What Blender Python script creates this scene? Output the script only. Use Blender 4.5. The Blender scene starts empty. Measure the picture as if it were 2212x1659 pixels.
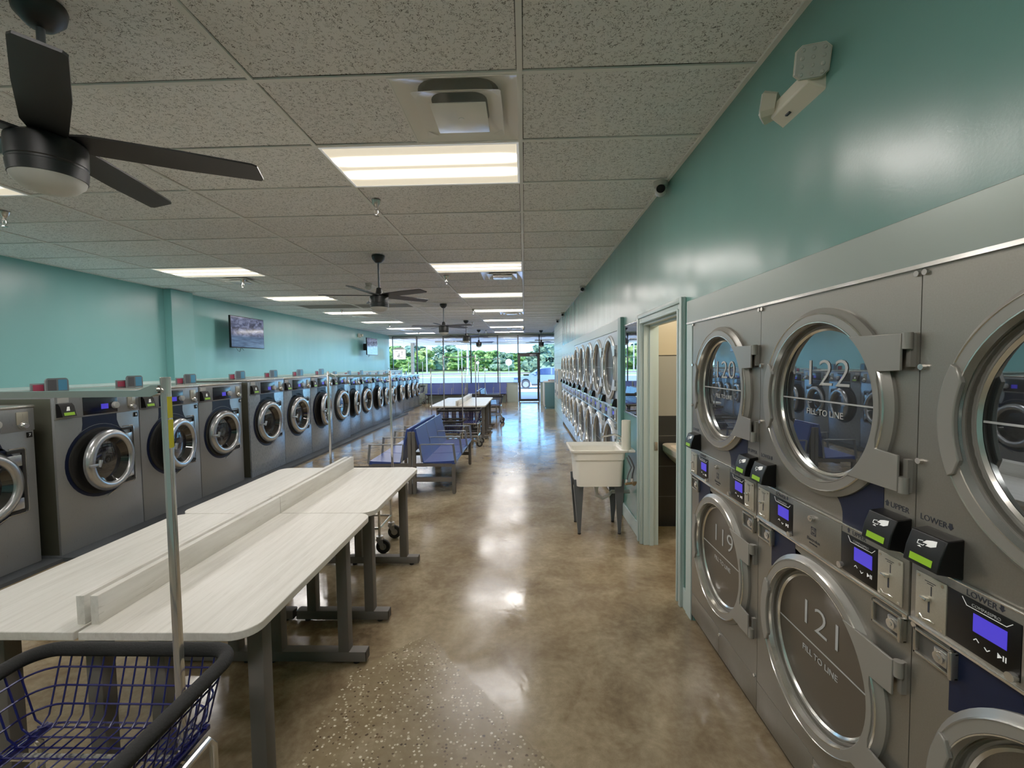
import bpy, bmesh, math, random
from mathutils import Vector, Matrix, noise
PI = math.pi
sc = bpy.context.scene
COL = sc.collection
def R(d): return math.radians(d)

# ------------------------------------------------------------------ camera
f_px, pit, yaw, rol = 956.13, 0.0459, 0.0290, -0.0131
cp, sp, cy_, sy_, cr, sr = math.cos(pit), math.sin(pit), math.cos(yaw), math.sin(yaw), math.cos(rol), math.sin(rol)
M = Matrix(((cr, -sr, 0), (sr, cr, 0), (0, 0, 1))) @ Matrix(((1, 0, 0), (0, cp, -sp), (0, sp, cp))) @ \
    Matrix(((1, 0, 0), (0, 0, -1), (0, 1, 0))) @ Matrix(((cy_, sy_, 0), (-sy_, cy_, 0), (0, 0, 1)))
cam = bpy.data.cameras.new('camera'); cam_o = bpy.data.objects.new('camera', cam); COL.objects.link(cam_o)
cam.sensor_width = 36; cam.sensor_fit = 'HORIZONTAL'; cam.lens = f_px / 2212 * 36
cam.clip_start = .02; cam.clip_end = 600
rows = Matrix((M[0], -M[1], -M[2]))
cam_o.matrix_world = Matrix.Translation((0, 0, 1.65)) @ rows.transposed().to_4x4()
sc.camera = cam_o
sc.view_settings.view_transform = 'Standard'
sc.view_settings.look = 'None'
sc.view_settings.exposure = 1.27
sc.view_settings.gamma = 1.20
sc.cycles.use_denoising = True
sc.cycles.max_bounces = 10
sc.cycles.diffuse_bounces = 6
sc.cycles.glossy_bounces = 4
sc.cycles.transparent_max_bounces = 12
sc.cycles.sample_clamp_indirect = 4
sc.cycles.caustics_reflective = False
sc.cycles.caustics_refractive = False

# ------------------------------------------------------------------ materials
def lin(c):
    c = c / 255
    return c / 12.92 if c <= .04045 else ((c + .055) / 1.055) ** 2.4
def rgb(r, g, b): return (lin(r), lin(g), lin(b), 1)
MATS = {}
def mat(name, col=(200, 200, 200), rough=.5, metal=0., spec=.5, emis=None, es=1., coat=0):
    m = bpy.data.materials.new(name); m.use_nodes = True
    b = m.node_tree.nodes['Principled BSDF']
    b.inputs['Base Color'].default_value = rgb(*col)
    b.inputs['Roughness'].default_value = rough
    b.inputs['Metallic'].default_value = metal
    b.inputs['Specular IOR Level'].default_value = spec
    b.inputs['Coat Weight'].default_value = coat
    if emis:
        b.inputs['Emission Color'].default_value = rgb(*emis); b.inputs['Emission Strength'].default_value = es
    MATS[name] = m
    return m
class NT:
    def __init__(s, m): s.m = m; s.t = m.node_tree; s.b = s.t.nodes['Principled BSDF']
    def n(s, typ, **k):
        x = s.t.nodes.new(typ)
        for a, v in k.items():
            if a.startswith('i_'):
                key = a[2:].replace('_', ' ')
                x.inputs[int(key) if key.isdigit() else key].default_value = v
            else: setattr(x, a, v)
        return x
    def l(s, a, b): s.t.links.new(a, b)
    def coord(s, kind='Object', scale=(1, 1, 1), rot=(0, 0, 0), src=None):
        mp = s.n('ShaderNodeMapping'); mp.inputs['Scale'].default_value = scale; mp.inputs['Rotation'].default_value = rot
        if src is None:
            tc = s.n('ShaderNodeTexCoord'); src = tc.outputs[kind]
        s.l(src, mp.inputs[0]); return mp.outputs[0]
    def noise(s, v, scale, detail=3, rough=.5, dist=0):
        x = s.n('ShaderNodeTexNoise'); x.inputs['Scale'].default_value = scale; x.inputs['Detail'].default_value = detail
        x.inputs['Roughness'].default_value = rough; x.inputs['Distortion'].default_value = dist
        s.l(v, x.inputs['Vector']); return x.outputs['Fac']
    def ramp(s, v, stops):
        x = s.n('ShaderNodeValToRGB'); e = x.color_ramp.elements
        while len(e) > len(stops): e.remove(e[-1])
        while len(e) < len(stops): e.new(1)
        for q, (p, c) in zip(e, stops):
            q.position = p; q.color = c if len(c) == 4 else (*c, 1)
        s.l(v, x.inputs[0]); return x.outputs[0]
    def math(s, op, a, b=None, clamp=False):
        x = s.n('ShaderNodeMath', operation=op, use_clamp=clamp)
        for i, v in enumerate((a, b)):
            if v is None: continue
            if isinstance(v, (int, float)): x.inputs[i].default_value = v
            else: s.l(v, x.inputs[i])
        return x.outputs[0]
    def mix(s, f, a, b, mode='MIX'):
        x = s.n('ShaderNodeMix', data_type='RGBA', blend_type=mode)
        for i, v in ((0, f), (6, a), (7, b)):
            if isinstance(v, (int, float)): x.inputs[i].default_value = v
            elif isinstance(v, tuple): x.inputs[i].default_value = v
            else: s.l(v, x.inputs[i])
        return x.outputs[2]
    def bump(s, h, strength=.2, dist=.01):
        x = s.n('ShaderNodeBump'); x.inputs['Strength'].default_value = strength; x.inputs['Distance'].default_value = dist
        s.l(h, x.inputs['Height']); s.l(x.outputs[0], s.b.inputs['Normal'])
    def color(s, c): s.l(c, s.b.inputs['Base Color'])
    def rough(s, c): s.l(c, s.b.inputs['Roughness'])

def g(v): return (v, v, v, 1)
# teal paint, eggshell gloss, roller texture
def teal(name, a, b, rough=.30):
    m = mat(name, a, rough); t = NT(m); v = t.coord('Object')
    n1 = t.noise(v, 1.3, 3); n2 = t.noise(v, 110, 2); n3 = t.noise(t.coord('Object', (2, 2, .5)), 1.5, 1)
    t.color(t.mix(n1, rgb(*a), rgb(*b)))
    bp = t.n('ShaderNodeBump'); bp.inputs['Strength'].default_value = .25; bp.inputs['Distance'].default_value = .05; t.l(n3, bp.inputs['Height'])
    b2 = t.n('ShaderNodeBump'); b2.inputs['Strength'].default_value = .12; b2.inputs['Distance'].default_value = .002; t.l(n2, b2.inputs['Height']); t.l(bp.outputs[0], b2.inputs['Normal'])
    t.l(b2.outputs[0], t.b.inputs['Normal'])
    return m
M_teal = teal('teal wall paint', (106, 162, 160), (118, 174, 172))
M_teal_shade = teal('teal wall paint shaded', (90, 138, 130), (100, 149, 141), .26)  # same teal, shade put into the colour for the dimmer right wall
M_teal_trim = mat('teal trim paint', (176, 194, 191), .35)
M_header = mat('pale steel header', (138, 150, 142), .32, .3)
M_tealdk = mat('teal edge paint', (92, 136, 130), .4)
M_sill = mat('grey green panel', (176, 188, 178), .4)
M_tan = mat('tan plaster', (196, 184, 164), .8)
# ceiling tile
m = M_ceil = mat('fissured ceiling tile', (205, 202, 192), .95, spec=.1); t = NT(m)
v = t.coord('Object')
nz = t.noise(t.coord('Object', (1, 1, 1), (0, 0, .6)), 42, 2, .5, 1.8)
band = t.math('ABSOLUTE', t.math('SUBTRACT', nz, .5))
worm = t.math('LESS_THAN', band, .024)
brk = t.math('GREATER_THAN', t.noise(v, 55, 1), .49)
pin = t.math('LESS_THAN', t.noise(v, 190, 1), .315)
fis = t.math('MAXIMUM', t.math('MULTIPLY', worm, brk), t.math('MULTIPLY', pin, .6))
sep = t.n('ShaderNodeSeparateXYZ'); t.l(v, sep.inputs[0])
cx = t.math('FLOOR', t.math('DIVIDE', t.math('ADD', sep.outputs[0], 20.0 * 1.2192 + .0075), 1.2192))
cyy = t.math('FLOOR', t.math('DIVIDE', t.math('ADD', sep.outputs[1], 20 * .6096 - 2.043), .6096))
cmb = t.n('ShaderNodeCombineXYZ'); t.l(cx, cmb.inputs[0]); t.l(cyy, cmb.inputs[1])
wn = t.n('ShaderNodeTexWhiteNoise', noise_dimensions='2D'); t.l(cmb.outputs[0], wn.inputs[0])
base = t.mix(wn.outputs[0], rgb(238, 234, 232), rgb(249, 246, 244))
def grid_shade(axis, step, off):
    q_ = t.math('FRACT', t.math('DIVIDE', t.math('ADD', sep.outputs[axis], off), step)); d_ = t.math('MULTIPLY', t.math('ABSOLUTE', t.math('SUBTRACT', q_, .5)), step)
    return t.math('GREATER_THAN', d_, step / 2 - .0165)
edge = t.math('MAXIMUM', grid_shade(0, 1.2192, 20 * 1.2192 + .0075), grid_shade(1, .6096, 20 * .6096 - 2.043))  # shadow gap beside the T-bars, painted into the tile colour
cl_ = t.mix(t.math('MULTIPLY', fis, .85), base, rgb(92, 88, 82))
t.color(t.mix(t.math('MULTIPLY', edge, t.ramp(t.noise(v, 1.7, 1), [(.3, g(.35)), (.65, g(1))])), cl_, rgb(30, 28, 26)))
t.bump(t.math('SUBTRACT', 1, fis), .35, .004)
M_grid = mat('ceiling grid paint', (236, 233, 228), .5)
M_grille = mat('return grille', (120, 116, 108), .8)  # the return panels' own dark grey
# polished concrete
m = M_floor = mat('polished concrete', (140, 125, 104), .15, spec=.4); t = NT(m)
v = t.coord('Object')
a = t.noise(v, .75, 5, .62, .7); b_ = t.noise(v, 3.6, 8, .74, .5); c_ = t.noise(v, 26, 3); d_ = t.noise(t.coord('Object', (1.4, 1, 1)), 1.9, 4, .6, .4)
mixn = t.math('ADD', t.math('MULTIPLY', a, .5), t.math('ADD', t.math('MULTIPLY', b_, .38), t.math('MULTIPLY', c_, .12)))
colr = t.ramp(mixn, [(.36, rgb(82, 68, 50)), (.46, rgb(120, 104, 80)), (.53, rgb(142, 127, 101)), (.63, rgb(172, 158, 132))])
colr = t.mix(t.math('MULTIPLY', t.math('GREATER_THAN', t.noise(v, 240, 1), .66), .35), colr, rgb(84, 70, 52))
sep = t.n('ShaderNodeSeparateXYZ'); t.l(v, sep.inputs[0]); X, Y = sep.outputs[0], sep.outputs[1]
# exposed aggregate patch in front of the folding tables
wob = t.math('MULTIPLY', t.math('SUBTRACT', t.noise(v, 9, 3), .5), .10)
l1 = t.math('ADD', t.math('SUBTRACT', t.math('ADD', t.math('MULTIPLY', X, -1.24), 1.863), Y), wob)          # below the right hand edge
l2 = t.math('ADD', t.math('SUBTRACT', t.math('ADD', t.math('MULTIPLY', X, .95), 3.20), Y), wob)            # right of the left hand edge
l3 = t.math('ADD', t.math('ADD', X, .95), wob)
mask = t.math('MULTIPLY', t.math('MULTIPLY', t.math('GREATER_THAN', l1, 0), t.math('GREATER_THAN', l2, 0)), t.math('GREATER_THAN', l3, 0))
fade = t.ramp(t.noise(v, 5, 3), [(.35, g(.25)), (.6, g(.9))])
vor = t.n('ShaderNodeTexVoronoi'); vor.inputs['Scale'].default_value = 62; vor.inputs['Randomness'].default_value = 1; t.l(v, vor.inputs['Vector'])
stone = t.math('LESS_THAN', vor.outputs['Distance'], t.math('MULTIPLY', t.noise(v, 40, 1), .68))
pick = t.n('ShaderNodeSeparateColor'); t.l(vor.outputs['Color'], pick.inputs[0])
isst = t.math('MULTIPLY', stone, t.math('GREATER_THAN', pick.outputs[0], .34))
stc = t.ramp(pick.outputs[1], [(.0, rgb(54, 44, 34)), (.22, rgb(98, 82, 60)), (.45, rgb(150, 136, 108)), (.75, rgb(190, 178, 150)), (1, rgb(214, 206, 184))])
agg = t.mix(isst, t.mix(c_, rgb(110, 96, 70), rgb(132, 116, 88)), stc)
colr = t.mix(t.math('MULTIPLY', mask, t.math('MAXIMUM', fade, isst)), colr, agg)
# thin diagonal crack line towards the aggregate patch
t.color(colr)
rg = t.ramp(d_, [(.25, g(.07)), (.75, g(.25))])
t.rough(t.mix(mask, rg, g(.26)))
t.bump(t.math('ADD', t.math('MULTIPLY', d_, 1.4), t.math('MULTIPLY', c_, .05)), .10, .02)
# laminate
m = M_lam = mat('whitewashed laminate', (214, 210, 196), .38); t = NT(m)
v = t.coord('Object', (14, .7, 8)); n1 = t.noise(v, 3, 5, .6, .6); n2 = t.noise(t.coord('Object', (40, 1.6, 20)), 6, 3)
cc = t.mix(t.ramp(n1, [(.35, g(0)), (.7, g(1))]), rgb(212, 208, 198), rgb(232, 229, 221))
t.color(t.mix(t.math('MULTIPLY', t.math('GREATER_THAN', n2, .66), .28), cc, rgb(160, 152, 136)))
# metals
def brushed(name, col, rough, metal, sc_=(2, 60, 2), amt=.08, ax='Object'):
    m = mat(name, col, rough, metal); t = NT(m); n1 = t.noise(t.coord(ax, sc_), 9, 3); n2 = t.noise(t.coord(ax), 240, 2)
    t.rough(t.ramp(n1, [(.3, g(max(.02, rough - amt))), (.7, g(rough + amt))]))
    c2 = tuple(max(0, int(q * .9)) for q in col)
    t.color(t.mix(n2, rgb(*c2), rgb(*col))); return m
M_wash = brushed('graphite washer steel', (146, 148, 150), .32, .4, (60, 60, 2), .05)
M_wash_winlit = brushed('washer steel with window light', (152, 162, 174), .28, .4, (60, 60, 2), .05)  # same steel, with the blue window reflection put into the colour
M_washside = mat('olive side steel', (96, 96, 84), .45, .6)
M_dry = brushed('silver dryer steel', (150, 146, 137), .36, .72, (60, 60, 2), .05)
M_ring = mat('silver ring plastic', (142, 139, 132), .33, .3)
M_chrome = mat('chrome', (206, 203, 198), .14, .8)
M_alum = mat('satin aluminium', (176, 178, 180), .3, .9)
M_washring = mat('cast silver ring', (186, 188, 190), .27, .85)
M_line = mat('polished rim', (226, 224, 216), .18, .9)
M_stainless = mat('stainless trim', (190, 186, 176), .26, .9)
M_black = mat('black plastic', (9, 9, 10), .4, spec=.3)
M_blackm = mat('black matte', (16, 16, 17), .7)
M_rubber = mat('dark rubber', (30, 30, 30), .75)
M_navy = mat('navy decal', (16, 25, 50), .4, spec=.3)
M_navyblk = mat('dark navy panel', (14, 17, 30), .18)
M_glass_dark = mat('dark tinted glass', (10, 11, 13), .03, 0, .9, coat=.6)
M_glass_mirror = mat('mirror glass', (235, 240, 240), .01, 1.)
M_bowl = mat('smoked door glass', (26, 26, 28), .05, 0, .8, coat=.5)
M_drum = mat('drum steel', (90, 88, 84), .3, .8)
M_holes = mat('perforated drum', (84, 80, 72), .45, .4)
t = NT(M_holes); vo = t.n('ShaderNodeTexVoronoi'); vo.inputs['Scale'].default_value = 75; vo.inputs['Randomness'].default_value = 0
t.l(t.coord('Object'), vo.inputs['Vector']); t.color(t.mix(t.math('LESS_THAN', vo.outputs['Distance'], .3), rgb(92, 86, 76), rgb(20, 18, 16)))
M_scr = mat('blue screen', (60, 50, 190), .3, emis=(62, 50, 200), es=.24)
M_lcd = mat('green lcd', (120, 170, 20), .4, emis=(130, 176, 20), es=.10)
M_lcd2 = mat('pale lcd', (150, 190, 170), .4, emis=(150, 195, 170), es=.45)
M_white = mat('white print', (235, 235, 232), .5, emis=(220, 220, 216), es=.12)  # plain print and frames, brightened by a faint added glow
M_greyprint = mat('grey print', (150, 152, 152), .5)
M_numprint = mat('frosted grey print', (176, 178, 178), .5)
M_darkprint = mat('dark print', (34, 38, 50), .5)
M_paper = mat('white label paper', (206, 206, 204), .7)
M_knob = mat('pale knob', (196, 196, 192), .35, .2)
M_coin = brushed('coin plate steel', (200, 194, 176), .38, .6, (40, 40, 40), .05)
M_red = mat('crimson label', (172, 52, 82), .4)
M_cyan = mat('cyan label', (60, 140, 180), .4)
M_lid = mat('grey translucent lid', (112, 118, 120), .25)
M_lidin = mat('charcoal label', (62, 60, 62), .4)
M_yellow = mat('yellow label', (212, 200, 30), .5)
M_leg = mat('grey powder coat', (98, 94, 90), .6, 0, .3)
M_seat = mat('blue perforated seat', (48, 70, 142), .33, .1)
t = NT(M_seat); t.bump(t.noise(t.coord('Object'), 160, 1), .08, .004)
M_arm = mat('grey armrest steel', (140, 142, 146), .3, .6)
M_fan = mat('fan black', (22, 23, 25), .45)
M_lens = mat('frosted lens', (196, 194, 186), .6)
M_foam = mat('dark foam', (38, 38, 38), .85, spec=.2)
t = NT(M_foam); t.bump(t.noise(t.coord('Object'), 150, 3), .5, .004)
M_wire = mat('cobalt wire', (10, 14, 84), .35, .1)
M_sink = mat('ivory plastic', (246, 243, 234), .4)
M_sinkleg = mat('galvanised leg', (92, 98, 104), .4, .5)
M_brass = mat('valve brass', (150, 128, 96), .35, .8)
M_towel = mat('paper towel', (228, 224, 208), .95)
t = NT(M_towel); t.bump(t.noise(t.coord('Object'), 120, 3), .4, .004)
M_ivory = mat('ivory housing', (214, 208, 188), .5)
M_lens2 = mat('clear led lens', (190, 190, 180), .25, 0)
M_camw = mat('camera shell', (178, 176, 168), .4)
M_frame = mat('dark bronze aluminium', (62, 60, 60), .4, .5)
M_ceram = mat('ceramic', (216, 206, 196), .15)
M_pad = mat('painted base pad', (64, 68, 72), .6)
M_tvscreen = mat('tv screen', (14, 15, 22), .08)
t = NT(M_tvscreen); v = t.coord('Generated'); n1 = t.noise(v, 6, 5, .6, 1); 
sep = t.n('ShaderNodeSeparateXYZ'); t.l(v, sep.inputs[0])
up = t.ramp(n1, [(.35, rgb(34, 38, 52)), (.5, rgb(92, 100, 132)), (.62, rgb(140, 150, 184))])
lo = t.ramp(t.noise(t.coord('Generated', (1, 1, 5)), 4, 3), [(.3, rgb(60, 78, 112)), (.7, rgb(104, 136, 172))])
img = t.mix(t.ramp(sep.outputs[2], [(.33, g(0)), (.42, g(1))]), lo, up)
t.l(img, t.b.inputs['Emission Color']); t.b.inputs['Emission Strength'].default_value = .26
m = M_panel = mat('light diffuser', (235, 230, 215), .5); t = NT(m)
v = t.coord('Generated'); sep = t.n('ShaderNodeSeparateXYZ'); t.l(v, sep.inputs[0])
def gau(c, w):
    d = t.math('DIVIDE', t.math('SUBTRACT', sep.outputs[1], c), w)
    return t.math('POWER', 2.718, t.math('MULTIPLY', t.math('MULTIPLY', d, d), -1))
ends = t.ramp(sep.outputs[0], [(.0, g(.15)), (.09, g(1)), (.91, g(1)), (1., g(.15))])
tubes = t.math('MULTIPLY', t.math('ADD', gau(.33, .06), gau(.68, .06)), ends)
PANEL = t
st = t.math('ADD', t.math('MULTIPLY', tubes, 30.0), .27)
t.l(t.mix(tubes, rgb(246, 230, 200), rgb(252, 250, 252)), t.b.inputs['Emission Color']); t.l(st, t.b.inputs['Emission Strength'])
# window glass: mostly clear with a light reflection
m = M_win = bpy.data.materials.new('window glass'); m.use_nodes = True; nt = m.node_tree; nt.nodes.clear()
o_ = nt.nodes.new('ShaderNodeOutputMaterial'); tr = nt.nodes.new('ShaderNodeBsdfTransparent'); gl = nt.nodes.new('ShaderNodeBsdfGlossy')
tr.inputs[0].default_value = (.93, .97, .98, 1); gl.inputs['Roughness'].default_value = .02
mx = nt.nodes.new('ShaderNodeMixShader'); fr = nt.nodes.new('ShaderNodeFresnel'); fr.inputs[0].default_value = 1.45
nt.links.new(fr.outputs[0], mx.inputs[0]); nt.links.new(tr.outputs[0], mx.inputs[1]); nt.links.new(gl.outputs[0], mx.inputs[2]); nt.links.new(mx.outputs[0], o_.inputs[0])
# outside
def mottled(name, c1, c2, s, rough=.9):
    m = mat(name, c1, rough, spec=.2); t = NT(m); t.color(t.mix(t.noise(t.coord('Object'), s, 4), rgb(*c1), rgb(*c2))); return m
M_grass = mottled('lawn grass', (100, 128, 52), (142, 160, 82), .4)
M_mulch = mottled('mulch', (92, 66, 52), (130, 112, 96), .8)
M_road = mottled('asphalt', (104, 104, 108), (128, 126, 128), .5)
M_lot = mottled('pale concrete', (196, 184, 174), (210, 200, 190), .4)
M_walk = mottled('paver walk', (188, 164, 156), (204, 186, 178), 1.2)
M_soffit = mottled('soffit', (236, 222, 210), (246, 236, 226), 1)
M_post = mat('tan post', (150, 130, 112), .6)
M_pole = mat('utility pole', (150, 144, 138), .8)
M_trunk = mat('bark', (84, 74, 62), .9)
def leafm(name, c1, c2, c3):
    m = mat(name, c1, .8, spec=.15); t = NT(m); n1 = t.noise(t.coord('Object'), .9, 4); 
    t.color(t.ramp(n1, [(.3, rgb(*c1)), (.5, rgb(*c2)), (.7, rgb(*c3))])); return m
M_leafs = [leafm('leaf green', (40, 66, 34), (86, 116, 50), (138, 156, 82)), leafm('leaf dark', (48, 68, 54), (84, 106, 80), (124, 144, 108)),
           leafm('leaf yellow', (66, 82, 38), (110, 124, 56), (154, 154, 92)), leafm('leaf russet', (104, 72, 58), (138, 104, 86), (160, 128, 100))]
M_carp = mat('car paint', (96, 116, 132), .3, .1, coat=.4)
M_carw = mat('car window', (40, 56, 92), .08)
M_tyre = mat('tyre', (38, 40, 44), .8)
M_hub = mat('alloy hub', (150, 156, 166), .3, .7)

# ------------------------------------------------------------------ mesh builder
def plate(mb, y0, y1, z0, z1, cy, cz, r, xf, xb, n=64):   # front plate with a round hole
    vs = []; fs = []
    ang = sorted([2 * PI * i / n for i in range(n)] + [math.atan2(b - cz, a - cy) % (2 * PI) for a in (y0, y1) for b in (z0, z1)])
    for x in (xf, xb):
        for a in ang:
            c_, s_ = math.cos(a), math.sin(a)
            tt = min((((y1 if c_ > 0 else y0) - cy) / c_) if abs(c_) > 1e-9 else 1e9, (((z1 if s_ > 0 else z0) - cz) / s_) if abs(s_) > 1e-9 else 1e9)
            vs += [(x, cy + r * c_, cz + r * s_), (x, cy + tt * c_, cz + tt * s_)]
    k = len(ang)
    for i in range(k):
        j = (i + 1) % k
        fs += [(2 * i, 2 * i + 1, 2 * j + 1, 2 * j), (2 * k + 2 * i, 2 * k + 2 * j, 2 * k + 2 * j + 1, 2 * k + 2 * i + 1), (2 * i, 2 * j, 2 * k + 2 * j, 2 * k + 2 * i), (2 * i + 1, 2 * k + 2 * i + 1, 2 * k + 2 * j + 1, 2 * j + 1)]
    mb.add(vs, fs)
class MB:
    def __init__(s): s.v = []; s.f = []; s.mi = []; s.m = 0
    def add(s, vs, fs):
        b = len(s.v); s.v += [tuple(q) for q in vs]; s.f += [tuple(b + i for i in q) for q in fs]; s.mi += [s.m] * len(fs); return s
    def box(s, x0, x1, y0, y1, z0, z1):
        return s.add([(x, y, z) for x in (x0, x1) for y in (y0, y1) for z in (z0, z1)],
                     [(0, 1, 3, 2), (4, 6, 7, 5), (0, 4, 5, 1), (2, 3, 7, 6), (0, 2, 6, 4), (1, 5, 7, 3)])
    def bbox(s, x0, x1, y0, y1, z0, z1, r=.004):      # box with chamfered edges
        bm = bmesh.new(); bmesh.ops.create_cube(bm, size=1)
        for v in bm.verts: v.co = ((x0 + x1) / 2 + v.co.x * (x1 - x0), (y0 + y1) / 2 + v.co.y * (y1 - y0), (z0 + z1) / 2 + v.co.z * (z1 - z0))
        bmesh.ops.bevel(bm, geom=bm.edges[:], offset=min(r, .49 * min(abs(x1 - x0), abs(y1 - y0), abs(z1 - z0))), segments=2, affect='EDGES', profile=.5)
        bm.verts.index_update(); s.add([v.co[:] for v in bm.verts], [[v.index for v in f.verts] for f in bm.faces]); bm.free(); return s
    def prism(s, pts, axis, a, b):                    # polygon (2D) extruded along axis between a and b
        n = len(pts)
        def P(p, t): return (t, p[0], p[1]) if axis == 'x' else (p[0], t, p[1]) if axis == 'y' else (p[0], p[1], t)
        return s.add([P(p, a) for p in pts] + [P(p, b) for p in pts],
                     [tuple(range(n))[::-1], tuple(range(n, 2 * n))] + [(i, (i + 1) % n, n + (i + 1) % n, n + i) for i in range(n)])
    def cyl(s, p0, p1, r, r1=None, n=16, caps=True):
        p0, p1 = Vector(p0), Vector(p1); r1 = r if r1 is None else r1
        d = (p1 - p0).normalized(); u = d.orthogonal().normalized(); w = d.cross(u)
        vs = [];
        for p, rr in ((p0, r), (p1, r1)):
            vs += [p + (u * math.cos(2 * PI * i / n) + w * math.sin(2 * PI * i / n)) * rr for i in range(n)]
        fs = [(i, (i + 1) % n, n + (i + 1) % n, n + i) for i in range(n)]
        if caps: fs += [tuple(range(n))[::-1], tuple(range(n, 2 * n))]
        return s.add(vs, fs)
    def lathe(s, prof, c, axis='x', n=48, close=False, a0=0, a1=2 * PI):   # prof: (radius, offset along axis)
        full = abs(a1 - a0 - 2 * PI) < 1e-6; m = n if full else n + 1; vs = []
        for (r, o) in prof:
            for i in range(m):
                a = a0 + (a1 - a0) * i / n; u, w = r * math.cos(a), r * math.sin(a)
                vs.append((c[0] + o, c[1] + u, c[2] + w) if axis == 'x' else (c[0] + u, c[1] + o, c[2] + w) if axis == 'y' else (c[0] + u, c[1] + w, c[2] + o))
        fs = []; k = len(prof)
        for j in range(k if close else k - 1):
            j2 = (j + 1) % k
            for i in range(n):
                i2 = (i + 1) % m
                fs.append((j * m + i, j * m + i2, j2 * m + i2, j2 * m + i))
        if not full and close: fs += [tuple(j * m for j in range(k)), tuple(j * m + n for j in range(k))[::-1]]
        return s.add(vs, fs)
    def disc(s, c, r, axis='x', n=40):
        vs = [];
        for i in range(n):
            u, w = r * math.cos(2 * PI * i / n), r * math.sin(2 * PI * i / n)
            vs.append((c[0], c[1] + u, c[2] + w) if axis == 'x' else (c[0] + u, c[1], c[2] + w) if axis == 'y' else (c[0] + u, c[1] + w, c[2]))
        return s.add(vs, [tuple(range(n))])
    def tube(s, pts, r, n=8, closed=False):
        pts = [Vector(p) for p in pts]; k = len(pts); vs = []; up = None
        for i, p in enumerate(pts):
            if closed: d = (pts[(i + 1) % k] - pts[i - 1]).normalized()
            else: d = (pts[min(i + 1, k - 1)] - pts[max(i - 1, 0)]).normalized()
            if up is None: up = d.orthogonal().normalized()
            up = (up - d * up.dot(d)).normalized(); w = d.cross(up)
            vs += [p + (up * math.cos(2 * PI * j / n + PI / n) + w * math.sin(2 * PI * j / n + PI / n)) * r for j in range(n)]
        fs = [];
        for i in range(k if closed else k - 1):
            i2 = (i + 1) % k
            for j in range(n): fs.append((i * n + j, i * n + (j + 1) % n, i2 * n + (j + 1) % n, i2 * n + j))
        if not closed: fs += [tuple(range(n))[::-1], tuple((k - 1) * n + j for j in range(n))]
        return s.add(vs, fs)
    def bar(s, p0, p1, w, h=None):                    # square section bar
        return s.cyl_sq(p0, p1, w, h or w)
    def cyl_sq(s, p0, p1, w, h):
        p0, p1 = Vector(p0), Vector(p1); d = (p1 - p0).normalized()
        u = Vector((0, 0, 1)).cross(d)
        if u.length < 1e-4: u = Vector((1, 0, 0))
        u.normalize(); q = d.cross(u)
        vs = [p + u * a * w / 2 + q * b * h / 2 for p in (p0, p1) for a, b in ((-1, -1), (1, -1), (1, 1), (-1, 1))]
        return s.add(vs, [(0, 3, 2, 1), (4, 5, 6, 7)] + [(i, (i + 1) % 4, 4 + (i + 1) % 4, 4 + i) for i in range(4)])
def build(name, mb, mats, parent=None, loc=(0, 0, 0), rotz=0, smooth=True, bevel=0):
    me = bpy.data.meshes.new(name); me.from_pydata(mb.v, [], mb.f)
    if not isinstance(mats, (list, tuple)): mats = [mats]
    for q in mats: me.materials.append(q)
    me.polygons.foreach_set('material_index', mb.mi)
    bm = bmesh.new(); bm.from_mesh(me); bmesh.ops.recalc_face_normals(bm, faces=bm.faces[:]); bm.to_mesh(me); bm.free()
    if smooth:
        me.polygons.foreach_set('use_smooth', [True] * len(me.polygons)); me.set_sharp_from_angle(angle=.62)
    me.update()
    o = bpy.data.objects.new(name, me); COL.objects.link(o); o.location = loc; o.rotation_euler = (0, 0, rotz)
    if parent is not None: o.parent = parent
    if bevel:
        md = o.modifiers.new('bevel', 'BEVEL'); md.width = bevel; md.segments = 2; md.limit_method = 'ANGLE'; md.angle_limit = .8; md.harden_normals = False
    return o
def tag(o, label=None, cat=None, group=None, kind=None):
    if label: o['label'] = label
    if cat: o['category'] = cat
    if group: o['group'] = group
    if kind: o['kind'] = kind
    return o
def struct(name, mb, m, **k): return tag(build(name, mb, m, **k), kind='structure')
def thing(name, label, cat, loc=(0, 0, 0), rotz=0, group=None):
    o = bpy.data.objects.new(name, None); COL.objects.link(o); o.empty_display_size = .1
    o.location = loc; o.rotation_euler = (0, 0, rotz); return tag(o, label, cat, group)
def dup(root, loc, label, rotz=None):
    def cp_(o, par):
        c = o.copy(); COL.objects.link(c)
        if par is not None: c.parent = par
        for ch in KIDS.get(o.name, []): KIDS.setdefault(c.name, []).append(cp_(ch, c))
        return c
    r = cp_(root, None); r.location = loc; r['label'] = label
    if rotz is not None: r.rotation_euler = (0, 0, rotz)
    return r
KIDS = {}
def kids(root):
    KIDS.clear()
    for o in bpy.data.objects:
        if o.parent is not None: KIDS.setdefault(o.parent.name, []).append(o)
def child(root, name):
    return [o for o in root.children if o.name.split('.')[0] == name]
def text(name, body, size, mtx, m, parent, ext=.0006, align='LEFT', offs=0, xs=1):
    cu = bpy.data.curves.new(name, 'FONT'); cu.body = body; cu.size = size; cu.extrude = ext; cu.align_x = align; cu.offset = offs
    cu.resolution_u = 3
    o = bpy.data.objects.new(name, cu); COL.objects.link(o)
    me = bpy.data.meshes.new_from_object(o.evaluated_get(bpy.context.evaluated_depsgraph_get()))
    bpy.data.objects.remove(o); me.name = name
    me.transform(mtx @ Matrix.Diagonal((xs, 1, 1, 1))); me.materials.clear(); me.materials.append(m)
    q = bpy.data.objects.new(name, me); COL.objects.link(q); q.parent = parent
    return q
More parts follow.
